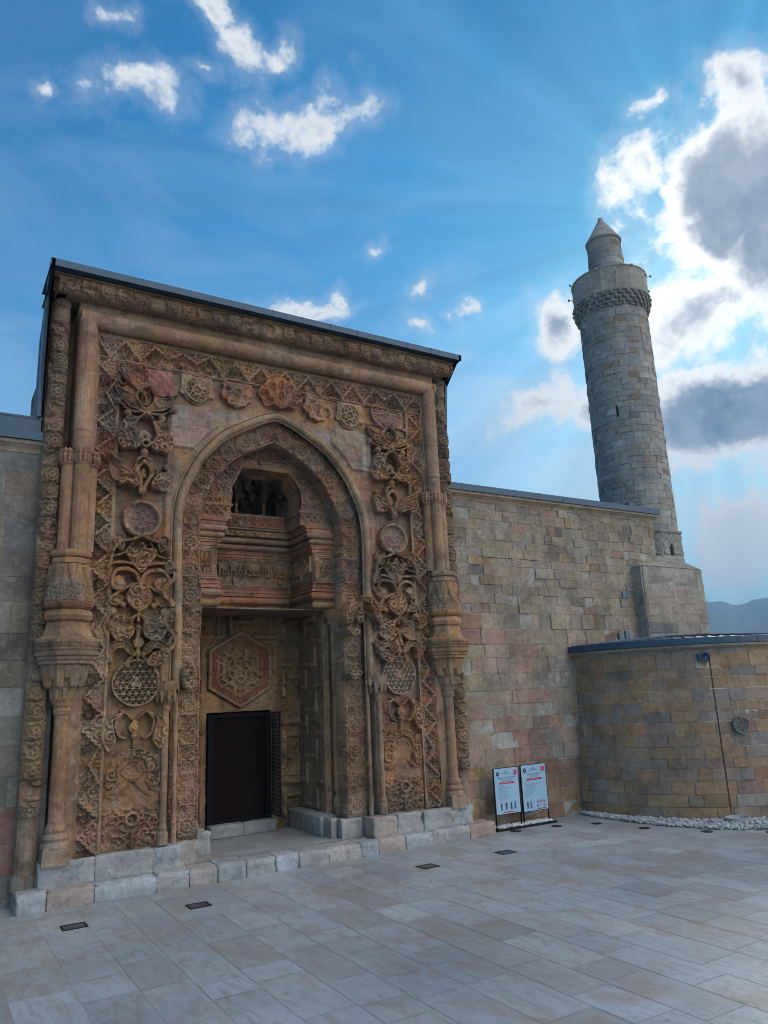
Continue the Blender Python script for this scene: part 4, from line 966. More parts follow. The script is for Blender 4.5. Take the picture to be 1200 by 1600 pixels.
for sg in (-1,1):
    xc=pu(sg*1.38)
    def panel(X,Z,xc=xc):
        a=np.abs(X-xc); c=np.abs(Z-5.77); e=np.maximum(a-.155,c-.235)   # nested frames round the inscription
        H=np.where(e<0,.0+.016*scroll(X,Z,.11,.05,2),np.where(e<.02,.05,np.where(e<.04,.03,np.where(e<.06,.055,np.where(e<.08,.035,.06)))))
        return H,None
    p=relief('framed_inscription',xc-.26,xc+.26,5.44,6.10,panel,14.585,PT,.011,lambda X,Z:pcol(X,Z,9)*.5+np.array((.19,.125,.075)),back=.1)
    arabic('arabic_inscription','المسجد' if sg>0 else 'السلطان',lambda a,b_,c,xc=xc:(xc-.14+a,14.57-c,5.57+b_),.28,.40,p,.04)
tx=arabic('arabic_inscription','المسجد الجامع المبارك',lambda a,b_,c:(pu(-.60)+a,14.575-c,7.98+b_),1.2,.26,PT,.06)

# ---- door wall, jambs with interlaced bars
def weave(X,Z,P=.64):
    """thick bars laid over and under each other with carved squares between"""
    i=np.floor(X/P); j=np.floor(Z/P); a=X/P-i; c=Z/P-j; H=.045*scroll(X,Z,.14,.06,4)
    flip=np.mod(i+j,2)==0; aa=np.where(flip,a,c); cc=np.where(flip,c,a)
    d=np.abs(aa-.22)*P; H=np.maximum(H,np.where((d<.065)&(cc>.10)&(cc<.98),.04+.12*np.sqrt(np.clip(1-(d/.065)**2,0,1)),0))
    d2=np.abs(cc-.78)*P; H=np.maximum(H,np.where((d2<.05)&(aa>.32),.03+.08*np.sqrt(np.clip(1-(d2/.05)**2,0,1)),0))
    sq=np.maximum(np.abs(aa-.66),np.abs(cc-.40)); H=np.where((sq<.22)&(sq>.18),.05,H)
    return H
HC=(.03,3.71)
HEX=lambda r:[(HC[0]+r*math.sin(math.pi/3*k),HC[1]+r*math.cos(math.pi/3*k)) for k in range(6)]
def doorwall(X,Z):
    u=X-PX; m_=~((u>-.72)&(u<.76)&(Z<2.78)); H=weave(X+.1,Z+.2)-.05
    inh=sdp(u,Z,HEX(.86))>-.01; fr=(np.abs(u-.02)<.90)&(Z<4.0)&(~inh)
    H=np.where(fr,np.where(np.abs(u-.02)>.80,.05,.02+.02*scroll(X,Z,.15,.06,3)),H); H=np.where((np.abs(np.abs(u-.02)-.85)<.03)&(Z<4.1)&(Z>.5),.08,H)
    H=np.where(inh,-.02,H); return H,m_
relief('door_wall',pu(-1.50),pu(1.50),.28,4.92,doorwall,16.30,PT,.014,lambda X,Z:pcol(X,Z,1)*.6+np.array((.125,.075,.035)),back=.1)
def hexf(X,Z):
    u=X-PX; H=np.zeros(X.shape); s=sdp(u,Z,HEX(.85)); H=np.where(s<.07,.07+.02*np.sqrt(np.clip(1-((s-.035)/.035)**2,0,1)),0)
    H=np.where((s>.07)&(s<.21),.02+.03*scroll(X,Z,.09,.05,2),H); H=np.where((s>.21),-.05+.03*scroll(X,Z,.10,.055,6),H)
    for k in range(6):
        a=math.pi/3*k; ca,sa=math.cos(a),math.sin(a)
        p=[(HC[0]+x*ca-z*sa,HC[1]+x*sa+z*ca) for x,z in ((-.12,.60),(-.12,.22),(0,.14),(.12,.22),(.12,.60))]
        H=np.where(segd(u,Z,p)<.024,.065,H)
    for r in (.61,.46): 
        H=np.where((np.abs(sdp(u,Z,HEX(r)))<.020),.06,H)
    H=np.where(segd(u,Z,HEX(.30),True)<.020,.06,H)
    for k in range(6):
        a=math.pi/3*(k+.5); cx,cz=HC[0]+.33*math.sin(a),HC[1]+.33*math.cos(a); r=np.hypot(u-cx,Z-cz); H=np.where((r<.065),.035*(1.2+np.cos(r*110))/2,H)
    return H,s>0
def hexc(X,Z):
    s=sdp(X-PX,Z,HEX(.85)); C=pcol(X,Z,6)*.5+np.array((.17,.11,.065)); return np.where(((s>.07)&(s<.21))[...,None],C*np.array((.85,.6,.62)),C)
relief('hexagon_panel',pu(-.80),pu(.86),2.80,4.58,hexf,16.28,PT,.010,hexc,back=.05)
for sg,nm in ((-1,'jamb'),(1,'jamb')):
    relief(nm,14.93,16.36,.28,4.92,lambda X,Z:(weave(X+.2,Z+.35,.50)*.7-.06,None),0,PT,.015,lambda X,Z:pcol(X+3,Z,3),
      mapf=(lambda X,Z,H:(np.full(X.shape,pu(1.475))-H,31.29-X,Z)) if sg>0 else (lambda X,Z,H:(np.full(X.shape,pu(-1.475))+H,X,Z)))
b=MB(); b.box(pu(-2.0),pu(2.0),14.75,16.5,4.865,4.885,(.22,.15,.10)); b.box(pu(-1.66),pu(-1.09),14.62,14.9,4.86,4.89,(.25,.17,.11)); b.box(pu(1.09),pu(1.66),14.62,14.9,4.86,4.89,(.25,.17,.11)); b.build('recess_soffit',M_carve,PT)
# jamb columns and narrow strips
for sg in (-1,1):
    c_=pu(sg*1.63)
    b=MB(); b.lathe(c_,14.66,[(.135,.62),(.15,.66),(.155,.92),(.12,1.0),(.10,1.06),(.125,1.10),(.14,1.16),(.13,1.30),(.135,1.50),(.145,1.53),(.125,1.56),(.125,4.56)],16,cf=pcol1)
    jc=b.build('jamb_column',M_carve,PT,smooth=False)
    b=MB(); b.lathe(c_-sg*.04,14.70,[(.13,4.55),(.14,4.58),(.13,4.61),(.17,4.68),(.22,4.80),(.25,4.87),(.25,4.875)],14,cf=pcol1); b.build('column_capital',M_carve,jc)
    def strip(X,Z): 
        a=np.abs(X-pu(sg*1.475)); return np.where(a>.035,.03,.018*scroll(X,Z,.1,.06,2)*(np.sin(Z*4)>0)),None
    relief('jamb_strip',pu(sg*1.475)-.05,pu(sg*1.475)+.05,.62,4.86,strip,14.86,PT,.011,back=.1)
    b=MB(); b.box(min(pu(sg*1.53),pu(sg*2.0)),max(pu(sg*1.53),pu(sg*2.0)),14.86,14.97,.5,4.87,(.25,.17,.11)); b.build('jamb_backing',M_carve,PT)
# door: dark cloth in a frame, threshold, open iron grille
dr=MB(); dr.box(pu(-.70),pu(-.60),16.22,16.36,.53,2.755,(.02,.02,.02)); dr.box(pu(.62),pu(.74),16.22,16.36,.53,2.755,(.02,.02,.02)); dr.box(pu(-.60),pu(.62),16.22,16.36,2.67,2.755,(.02,.02,.02)); dr.box(pu(-.60),pu(.62),16.22,16.36,.53,.60,(.02,.02,.02))
door=dr.build('door',M_doorframe,PT)
X_,Z_=np.meshgrid(np.linspace(-.62,.64,60),np.linspace(.585,2.69,70)); 
fold=.012*np.sin(X_*16+np.sin(Z_*2.2)*.7)+.012*np.sin((X_+Z_*.18)*7)+.02*np.exp(-((X_-.25-(Z_-1.6)*.12)/.04)**2)
idx=np.arange(X_.size).reshape(X_.shape); F=np.stack([idx[:-1,:-1].ravel(),idx[:-1,1:].ravel(),idx[1:,1:].ravel(),idx[1:,:-1].ravel()],-1)
mk('door_curtain',np.stack([pu(X_),16.29-fold,Z_],-1).reshape(-1,3),F,np.full((X_.size,3),.02),M_cloth,door,smooth=True)
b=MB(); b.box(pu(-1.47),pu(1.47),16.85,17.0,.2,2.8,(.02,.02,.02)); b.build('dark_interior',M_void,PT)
stonebox(pu(-.70),pu(.02),15.98,16.4,.27,.52,(.30,.31,.32),'threshold',PT,.02,seed=4); stonebox(pu(.03),pu(.76),16.0,16.4,.27,.515,(.28,.29,.30),'threshold',PT,.02,seed=5)
b=MB(); gx=pu(.80); 
def bar(a,c,r=.011): b.tube([a,c],r,6,(.02,.02,.02))
def gp(t,z): return Vector((gx-.02-.10*t,16.22-.66*t,z))
for i in range(9): bar(gp(i/8,.60),gp(i/8,2.74),.009 if i not in(0,8) else .016)
for i in range(27): z=.60+i*(2.14/26); bar(gp(0,z),gp(1,z),.007 if i not in(0,26) else .014)
b.build('iron_grille_leaf',M_dark,PT)

# ---- interlace bands round the inner frame
def stepwave(X,Z,along,across,half,P=.56):
    """stepped zig-zag ribbon crossing its mirror image, stars and scrolls between"""
    s=np.mod(along,P)/P; tri=1-np.abs(2*s-1); st=np.round(tri*4)/4; n=half*.78
    kk=np.floor(along/P); am=.55+.45*(h2(kk,1.9,3)>.45); line=-n+st*2*n*am
    # distance to the stepped ribbon : horizontal treads + risers
    H=.045*scroll(X,Z,.14,.062,6)
    d1=np.abs(across-line); rise=np.abs(np.mod(tri*4+.5,1)); rd=np.minimum(rise,1-rise)*P/8
    lo=(np.floor(tri*4+.5)/4*2-1)*n; hi=lo
    on=(d1<.024)|((rd<.022)&(np.abs(across-(-n+tri*2*n*am))<n*.27*am))
    H=np.where(on,.095,H)
    side=(across>line); H=np.where(~on&side,H*.75-.025,H)
    c=np.mod(along+P/2,P)-P/2; k2=np.floor((along+P/2)/P); zz=n*(.35-.5*(h2(k2,4.2,1)>.6)); r=np.hypot(c,across-zz); th=np.arctan2(across-zz,c); rr=(.070+.035*h2(k2,7.7,2))*(1+.22*np.cos(th*np.where(h2(k2,2,2)>.5,8,6)))
    H=np.where((r<rr)&(r>rr-.02),.085,H); H=np.where(r<rr-.028,.0+.06*np.cos(r*70)**2,H)
    H=np.where(half-np.abs(across)<.022,.055,H)
    return H
def band_col(X,Z,k): 
    C=pcol(X,Z,k); r,c,_,_=blockid(X,Z,.40,3); h=h2(r,c,k+3)
    C=np.where((h>.80)[...,None],C*np.array((1.0,.84,.84)),C); return np.where((h<.22)[...,None],C*.8+np.array((.045,.045,.04)),C)
for sg in (-1,1):
    xc=pu(sg*3.49)
    def vb(X,Z,xc=xc,sg=sg): return stepwave(X,Z,Z+.11*sg,(X-xc)*sg,.185)+jn(X,Z,.012),None
    relief('interlace_band',xc-.19,xc+.19,.66,9.50,vb,FY-.015,PT,.0115,lambda X,Z:band_col(X,Z,1),back=.06)
def hb(X,Z): return stepwave(X,Z,X,(9.75-Z),.225)+jn(X,Z,.012),None
relief('interlace_band',pu(-3.68),pu(3.68),9.52,9.98,hb,FY-.02,PT,.0115,lambda X,Z:band_col(X,Z,2),back=.06)
# small fillets that frame the panels
b=MB()
for sg in (-1,1):
    for u,w_ in ((3.285,.022),(3.70,.02)): b.box(min(pu(sg*u)-w_,pu(sg*u)+w_),pu(sg*u)+w_,13.915,13.99,.66,9.5 if u<3.5 else 10.0,(.33,.225,.135))
b.box(pu(-3.72),pu(3.72),13.91,13.99,9.985,10.03,(.32,.22,.135)); b.box(pu(-3.72),pu(3.72),13.94,13.99,9.495,9.515,(.32,.22,.135))
b.build('panel_fillets',M_carve,PT)

# ---- carved ornaments
class Orn:
    def __init__(s): s.ops=[]
    def poly(s,pts,t=.08,style='scroll',sm=True,seed=1,mir=False,rim=.02,n=5):
        q=smooth(pts,n) if sm else pts; s.ops.append(('p',q,t,style,seed,rim))
        if mir: s.ops.append(('p',[(-a,c) for a,c in q],t,style,seed+3,rim))
        return s
    def line(s,pts,w=.03,t=.07,mir=False,sm=True):
        q=smooth(pts,5,False) if sm else pts; s.ops.append(('l',q,w,t))
        if mir: s.ops.append(('l',[(-a,c) for a,c in q],w,t))
        return s
    def disc(s,x,z,r,t=.06,dome=True,mir=False): 
        s.ops.append(('d',x,z,r,t,dome)); 
        if mir: s.ops.append(('d',-x,z,r,t,dome))
        return s
    def ring(s,x,z,r,w,t=.06,mir=False):
        s.ops.append(('r',x,z,r,w,t))
        if mir: s.ops.append(('r',-x,z,r,w,t))
        return s
    def hf(s,sg=1,cx=0,cz=0):
        def f(X,Z):
            a=(X-cx)*sg; c=Z-cz; H=np.full(X.shape,-1.0)
            for o in s.ops:
                if o[0]=='p':
                    sd=sdp(a,c,o[1]); t=o[2]*1.45; rim=o[5]
                    if o[3]=='scroll': h=np.where(sd<rim,t,t-.065+.06*scroll(a+5,c+5,.14,.06,o[4]))
                    elif o[3]=='flat': h=t*np.ones(X.shape)+0*sd
                    elif o[3]=='rib': h=t-.03+.03*np.abs(np.sin(sd*60))
                    elif o[3]=='leaf': h=np.where(sd<rim,t,t-.06+.025*np.cos(sd*80)+.028*scroll(a+2,c+3,.12,.055,o[4]))
                    else: h=t*rnd(sd,.08)
                    h=h-.018*(1-np.clip(sd/.012,0,1)); h=np.where(sd>0,h,-1)
                elif o[0]=='l':
                    d=segd(a,c,o[1]); w_=o[2]; h=np.where(d<w_,1.45*o[3]*(.60+.40*np.clip((w_-d)/.011,0,1))-.022*(d<w_*.30)+.012*(vn(a,c,16,3)-.5),-1)
                elif o[0]=='d':
                    r=np.hypot(a-o[1],c-o[2]); h=np.where(r<o[3],(1.45*o[4]*(.5+.5*np.sqrt(np.clip(1-(r/o[3])**2,0,1)))-.02*(np.abs(r/o[3]-.62)<.13) if o[5] else o[4]+.015*np.cos(r*90)),-1)
                else:
                    r=np.abs(np.hypot(a-o[1],c-o[2])-o[3]); h=np.where(r<o[4],1.45*o[5]*(.5+.5*np.sqrt(np.clip(1-(r/o[4])**2,0,1))),-1)
                H=np.maximum(H,h)
            return np.maximum(H,0),H>0
        return f
    def place(s,name,cx,cz,ex,ez,sg=1,y=FY,res=.0115,tint=(1,1,1),k=1,grow=1.0,parent=None,back=.10):
        f=s.hf(sg,0,0)
        return relief(name,cx-ex*grow,cx+ex*grow,cz-ez*grow,cz+ez*grow,lambda X,Z:f((X-cx)/grow,(Z-cz)/grow),y,parent or PT,res,lambda X,Z:pcol(X,Z,k)*np.array(tint),back=back)
def frond(): 
    o=Orn(); o.poly([(0,-.13),(.16,-.12),(.34,-.06),(.44,.03),(.52,.20),(.50,.23),(.42,.20),(.33,.15),(.20,.13),(.13,.02)],.10,'leaf',mir=True,seed=2)
    o.line([(0,-.10),(-.13,.02),(-.15,.15),(-.08,.24),(0,.30),(.08,.24),(.15,.15),(.13,.02),(0,-.10)],.030,.12); o.poly([(0,.20),(.08,.10),(.05,-.01),(-.05,-.01),(-.08,.10)],.09,'leaf')
    o.disc(.46,-.04,.065,.10,mir=True); o.ring(0,-.20,.05,.022,.11); o.disc(0,-.20,.03,.07); o.line([(0,-.15),(.2,-.16),(.42,-.08)],.022,.11,mir=True); return o
def open_palmette():
    o=Orn(); o.poly([(.15,.26),(.28,.27),(.37,.18),(.44,.0),(.45,-.16),(.38,-.30),(.26,-.27),(.12,-.26),(.08,-.17),(.17,-.04),(.20,.10),(.15,.20)],.13,'scroll',mir=True,seed=4)
    o.line([(0,.33),(.12,.25),(.18,.10),(.18,-.03),(.09,-.16),(0,-.12)],.022,.15,mir=True); o.poly([(0,.10),(.10,.04),(.12,-.06),(.04,-.10),(0,-.04),(-.04,-.10),(-.12,-.06),(-.10,.04)],.05,'round')
    o.disc(.28,.33,.065,.13,mir=True); o.ring(0,-.17,.06,.024,.15); o.disc(0,-.31,.06,.12); o.line([(0,-.36),(.10,-.44),(.11,-.56)],.03,.08,mir=True); return o
def big_leaves():
    o=Orn(); o.poly([(-.66,.40),(-.60,.28),(-.50,.20),(-.28,.10),(-.13,-.06),(-.08,-.20),(-.15,-.28),(-.26,-.23),(-.34,-.21),(-.44,-.26),(-.58,-.12),(-.65,.10)],.20,'leaf',seed=5,rim=.028)
    o.poly([(.22,-.02),(.32,.06),(.50,.10),(.52,.02),(.49,-.13),(.42,-.28),(.25,-.26),(.12,-.20)],.13,'scroll',seed=8,rim=.025)
    o.line([(0,.27),(-.10,.16),(-.13,.04),(-.07,-.10),(-.05,-.36)],.040,.11); o.line([(0,.27),(.12,.14),(.14,0),(.06,-.14),(-.01,-.36)],.040,.11)
    o.poly([(0,.18),(.07,.06),(.05,-.06),(-.05,-.06),(-.07,.06)],.05,'round'); o.disc(.42,.20,.055,.10); o.poly([(.06,.22),(.16,.16),(.28,.10),(.20,.02),(.12,.04)],.08,'leaf'); return o
def roundel():
    def f(X,Z):
        r=np.hypot(X,Z); H=np.where(r>.275,.03+.09*np.sqrt(np.clip(1-((r-.318)/.045)**2,0,1)),0)
        th=np.arctan2(Z,X); G=np.full(X.shape,9.)
        for k in range(1): G=np.minimum(G,r)
        cs=[(0,0)]+[(.115*math.cos(math.pi/3*k+.3),.115*math.sin(math.pi/3*k+.3)) for k in range(6)]+[(.215*math.cos(math.pi/6*k),.215*math.sin(math.pi/6*k)) for k in range(12)]
        for x,z in cs: G=np.minimum(G,np.hypot(X-x,Z-z))
        H=np.where(r<=.275,.012+.028*(G>.048)-.012*(G<.02)*-1,H); H=np.where((r<=.275)&(r>.262),.05,H)
        return H,r<.362
    return f
def palmette():
    o=Orn(); o.poly([(0,.31),(.07,.20),(.22,.20),(.24,.10),(.17,.0),(.10,-.10),(0,-.20),(-.10,-.10),(-.17,.0),(-.24,.10),(-.22,.20),(-.07,.20)],.12,'scroll',seed=6,rim=.022)
    o.line([(0,-.42),(.06,-.22),(.20,-.14),(.36,-.16),(.42,-.26)],.032,.12,mir=True); o.line([(.05,-.10),(.20,-.04),(.40,-.04),(.50,-.14)],.024,.11,mir=True); o.disc(.33,-.35,.11,.11,mir=True); o.line([(.43,-.26),(.42,-.42),(.30,-.46),(.24,-.38)],.026,.13,mir=True)
    o.line([(0,.42),(.14,.34),(.30,.30),(.42,.16),(.46,-.02),(.50,-.14)],.028,.12,mir=True); o.poly([(.26,.40),(.38,.42),(.44,.32),(.40,.20),(.30,.14),(.26,.24)],.11,'leaf',mir=True,seed=3); o.line([(.14,.28),(.26,.12),(.40,.06)],.02,.10,mir=True); return o
def bud():
    o=Orn(); o.poly([(0,.24),(.12,.17),(.20,.05),(.18,-.10),(.08,-.19),(0,-.22),(-.08,-.19),(-.18,-.10),(-.20,.05),(-.12,.17)],.11,'scroll',seed=2,rim=.02)
    o.line([(.10,.20),(.28,.10),(.44,-.02),(.50,-.12)],.028,.09,mir=True); o.poly([(.24,-.02),(.36,.04),(.46,-.02),(.44,-.12),(.32,-.14)],.08,'leaf',mir=True); o.disc(.24,-.12,.05,.08,mir=True); o.line([(0,-.22),(0,-.36)],.03,.09); return o
def twin():
    o=Orn(); o.poly([(-.03,.20),(-.16,.13),(-.32,.17),(-.46,.02),(-.42,-.10),(-.34,-.22),(-.18,-.22),(-.06,-.08),(-.12,.04)],.13,'scroll',mir=True,seed=7,rim=.022)
    o.disc(0,-.02,.05,.09); o.line([(0,-.08),(-.04,-.30)],.035,.10); o.disc(.40,.22,.07,.11,mir=True); o.line([(.40,.22),(.50,.05),(.46,-.14)],.026,.10,mir=True); o.line([(0,.20),(.10,.08),(.06,-.06)],.02,.10,mir=True); return o
def lower_leaves():
    o=Orn(); o.poly([(-.05,-.08),(-.12,.10),(-.28,.18),(-.44,.10),(-.47,-.06),(-.38,-.20),(-.36,-.02),(-.25,.04),(-.16,-.04)],.12,'leaf',mir=True,seed=2,rim=.02)
    o.disc(0,.13,.08,.10,False); o.line([(0,.05),(0,-.14)],.03,.09); o.poly([(.12,-.20),(.22,-.02),(.36,.02),(.50,.24),(.48,.02),(.40,-.16),(.28,-.24)],.13,'scroll',seed=9); o.line([(.0,.0),(.12,-.12),(.16,-.22)],.03,.08,mir=True); return o
def bigdisc(X,Z):
    r=np.hypot(X,Z); s3=math.sqrt(3)/2; p=.094
    d=np.minimum(np.minimum(np.abs(np.mod(Z+p/2,p)-p/2),np.abs(np.mod(Z*.5+X*s3+p/2,p)-p/2)),np.abs(np.mod(Z*.5-X*s3+p/2,p)-p/2))
    H=np.where(d<.0095,.085,-.03); H=np.where(r>.385,.085,H)
    tri=(Z>-.07)&(np.abs(X)<(.07-Z*.55)); H=np.where(tri&(Z<.11),.085-.02*(np.hypot(X,Z)<.04),H)
    return H,r<.412
def axes():
    o=Orn(); o.poly([(-.18,.26),(-.32,.22),(-.44,.15),(-.49,-.02),(-.45,-.20),(-.37,-.30),(-.27,-.15),(-.30,.03),(-.31,.14)],.07,'scroll',mir=True,seed=5,rim=.022)
    o.line([(-.18,.26),(-.28,.12),(-.24,-.06),(-.13,-.12)],.02,.08,mir=True); o.disc(0,.04,.09,.07); o.disc(0,-.08,.05,.06); o.line([(0,.12),(.10,.22),(.20,.28)],.022,.05,mir=True); o.line([(0,-.14),(0,-.42)],.012,.03); return o
def arch_palmette():
    o=Orn(); o.poly([(-.46,-.20),(-.45,.02),(-.36,.24),(-.18,.36),(0,.39),(0,.26),(-.16,.20),(-.24,.06),(-.25,-.12),(-.34,-.26)],.065,'scroll',mir=True,seed=3,rim=.022)
    o.poly([(-.20,.0),(-.12,.13),(0,.18),(.12,.13),(.20,0),(.10,-.12),(-.10,-.12)],.045,'leaf',seed=8); o.line([(-.24,-.16),(-.34,-.30),(-.44,-.30)],.03,.06,mir=True); o.line([(0,-.12),(-.12,-.26),(-.30,-.40),(-.44,-.34)],.026,.055,mir=True); o.disc(.40,-.22,.04,.06,mir=True); return o
def tree_panel():
    o=Orn(); o.ring(0,.16,.10,.035,.09); o.disc(0,.16,.05,.06); o.line([(0,.04),(0,-.12),(0,-.30)],.022,.075)
    o.line([(-.06,.24),(-.26,.22),(-.44,.10)],.020,.07,mir=True); o.line([(0,-.04),(-.14,-.02),(-.24,.08),(-.16,.14),(-.10,.06)],.020,.07,mir=True)
    o.line([(0,-.28),(-.16,-.12),(-.34,-.10),(-.42,-.20),(-.34,-.26),(-.28,-.18)],.020,.07,mir=True); o.line([(-.20,-.20),(-.40,-.30)],.02,.06,mir=True); o.poly([(-.26,.12),(-.38,.12),(-.44,-.02),(-.36,-.08),(-.28,.0)],.06,'leaf',mir=True); return o
def half_ground(X,Z,cx,sg): return (.022*scroll(X,Z,.17,.07,6)),None
orn=[('leaf_spray',frond,8.71,.56,.34,(1,1,1)),('open_palmette',open_palmette,8.07,.50,.62,(1,1,1)),('great_leaves',big_leaves,7.26,.70,.44,(1.0,1.0,.98)),('palmette',palmette,5.60,.56,.50,(1,1,.98)),
     ('bud',bud,4.93,.56,.38,(1,1,1)),('twin_leaf',twin,4.40,.56,.34,(1,1,1)),('lower_leaf_spray',lower_leaves,3.96,.56,.30,(1,1,1)),('winged_leaves',axes,2.60,.54,.46,(1.02,.98,.95)),('arched_palmette',arch_palmette,1.90,.50,.46,(1.04,.95,.9)),('tree_panel',tree_panel,.98,.50,.34,(1.02,.95,.92))]
for sg in (-1,1):
    cx=pu(sg*2.77)
    for nm,fn,z,ex,ez,ti in orn: fn().place(nm,cx,z,ex,ez,-sg,tint=ti,k=3 if sg>0 else 1,grow=1.0 if nm in('tree_panel','great_leaves','arched_palmette') else 1.17,y=FY-(.0 if z>2.2 else -.02))
    r0=roundel(); bd=bigdisc
    relief('small_roundel',cx-.37,cx+.37,6.03,6.77,lambda X,Z,cx=cx:r0(X-cx,Z-6.40),FY-.01,PT,.010,lambda X,Z,cx=cx:np.where((np.hypot(X-cx,Z-6.4)<.27)[...,None],np.array((.30,.19,.165))*np.ones(X.shape+(3,)),pcol(X,Z,2)*1.02),back=.1)
    relief('large_lattice_disc',cx-.42,cx+.42,2.99,3.83,lambda X,Z,cx=cx:bd(X-cx,Z-3.41),FY,PT,.0085,lambda X,Z:pcol(X,Z,2)*.5+np.array((.16,.13,.095)),back=.1)
    # low carved grounds of the lowest panels
    def gr(X,Z): 
        e=(Z>.70)&(Z<1.30); return np.where(e,.0+.05*scroll(X,Z,.17,.07,8),.004+.012*scroll(X,Z,.3,.12,3)),None
    relief('panel_ground',cx-.48,cx+.46,.68,2.16,gr,FY-.004,PT,.0125,lambda X,Z:pcol(X,Z,2)*np.array((1.0,.92,.86)),back=.03)
# second row: palmettes, star discs, red block
def fan():
    o=Orn(); P=[(0,.40),(.11,.37),(.17,.33),(.27,.32),(.36,.20),(.44,.12),(.50,.0),(.50,-.10),(.41,-.16),(.36,-.28),(.26,-.30),(.15,-.27),(0,-.35)]
    o.poly(P+[(-a,c) for a,c in P[-2:0:-1]],.12,'flat',seed=2); 
    for x,z,a in ((0,.20,0),(.20,.14,.7),(-.20,.14,-.7),(.36,-.02,1.2),(-.36,-.02,-1.2),(0,-.05,0),(.26,-.18,1.9),(-.26,-.18,-1.9)):
        ca,sa=math.cos(a),math.sin(a); q=[(x+p*ca+q_*sa,z-p*sa+q_*ca) for p,q_ in ((0,.11),(.055,.02),(.03,-.08),(-.03,-.08),(-.055,.02))]
        o.poly(q,.155,'leaf',seed=3,rim=.012)
    o.line([(.0,-.30),(.13,-.04),(.12,.16),(.20,.34)],.014,.15,mir=True); o.line([(.02,-.30),(.26,-.12),(.30,.08),(.42,.14)],.014,.15,mir=True); return o
fan().place('fan_palmette',pu(.03),9.38,.54,.42,1,tint=(1.05,.80,.78),k=5)
def scallop():
    o=Orn(); P=[(-.28,.26),(.28,.26),(.30,.12),(.36,.02),(.32,-.10),(.24,-.13),(.20,-.22),(.10,-.24),(0,-.30),(-.10,-.24),(-.20,-.22),(-.24,-.13),(-.32,-.10),(-.36,.02),(-.30,.12)]
    o.poly(P,.085,'flat',seed=3); o.ring(0,.06,.07,.018,.12); o.disc(0,.06,.03,.11); o.disc(.20,.02,.05,.11,mir=True); o.disc(.12,-.14,.05,.11,mir=True)
    o.line([(.26,.22),(.16,.16),(.14,.0),(.24,-.06)],.018,.105,mir=True); o.line([(0,-.04),(.06,-.12),(0,-.2)],.016,.10,mir=True); return o
for sg in (-1,1): scallop().place('scalloped_palmette',pu(sg*.93),9.20,.38,.32,sg,tint=(.98,.84,.82) if sg<0 else (1,1,1),k=4)
for sg in (-1,1):
    cx=pu(sg*1.76)
    def sdisc(X,Z,cx=cx):
        a=X-cx; c=Z-9.19; r=np.hypot(a,c); H=np.where((np.abs(a)<.33)&(c>-.06)&(c<.31),.055,-1); H=np.maximum(H,np.where((np.hypot(np.abs(a)-.30,c+.08)<.075),.075,-1))
        H=np.where(r<.275,.02,H); H=np.where((r<.275)&(r>.235),.085,H)
        pts=[(.235*math.sin(2*math.pi*k*3/8),.235*math.cos(2*math.pi*k*3/8)) for k in range(9)]
        H=np.where((segd(a,c,pts)<.013)&(r<.25),.075,H); H=np.where((r<.235)&(H<.03),.025+.02*np.cos(r*60),H); H=np.where(np.abs(r-.30)<.02,np.maximum(H,.05),H)
        return np.maximum(H,0),H>0
    relief('star_disc',cx-.40,cx+.40,8.86,9.50,sdisc,FY,PT,.0105,lambda X,Z:pcol(X,Z,2)*.4+np.array((.20,.15,.09)),back=.02)
def crescent(X,Z,cx):
    a=X-cx; c=Z-9.42; r=np.hypot(a,c); m_=(r<.42)&(c<.06); H=np.where(r>.375,.10,np.where((segd(a,c,[(-.3,-.1),(0,-.34),(.3,-.1),(0,.0),(-.3,-.1)])<.014)|(np.abs(a)<.010),.085,.045+.03*scroll(a,c,.12,.055,4)))
    w_=(np.abs(c+.34-.0*a)<.05+.04*np.cos(a*9))&(np.abs(a)<.55)&(np.abs(a)>.18); return np.where(w_&~m_,.06,H),m_|w_
relief('half_disc_palmette',pu(2.20),pu(3.28),8.86,9.49,lambda X,Z:crescent(X,Z,pu(2.72)),FY,PT,.0105,lambda X,Z:pcol(X,Z,1)*.4+np.array((.20,.115,.105)),back=.02)
o=Orn(); o.poly([(-.22,.24),(.24,.24),(.24,-.30),(.10,-.18),(-.06,-.12),(-.16,.0),(-.22,.10)],.09,'scroll',seed=4); o.line([(-.24,.06),(-.14,-.08),(.02,-.16),(.14,-.26),(.26,-.42)],.028,.12); o.line([(-.26,-.14),(-.18,-.2),(-.1,-.12)],.02,.09)
o.place('half_palmette_block',pu(-3.04),9.22,.30,.46,1,tint=(.98,.82,.84),k=6)
def redb(X,Z): return .075+.012*np.cos(X*31+Z*9)*np.cos(Z*23)-np.where((Z<9.0)&(np.hypot(X-pu(-2.52),Z-8.98)<.16),.0,0)+.01*scroll(X,Z,.3,.2,2),(Z>8.93)|(np.hypot(X-pu(-2.52),Z-8.96)<.13)
relief('red_block',pu(-2.76),pu(-2.27),8.80,9.46,redb,FY,PT,.014,lambda X,Z:np.ones(X.shape+(3,))*np.array((.33,.135,.115)),back=.02)
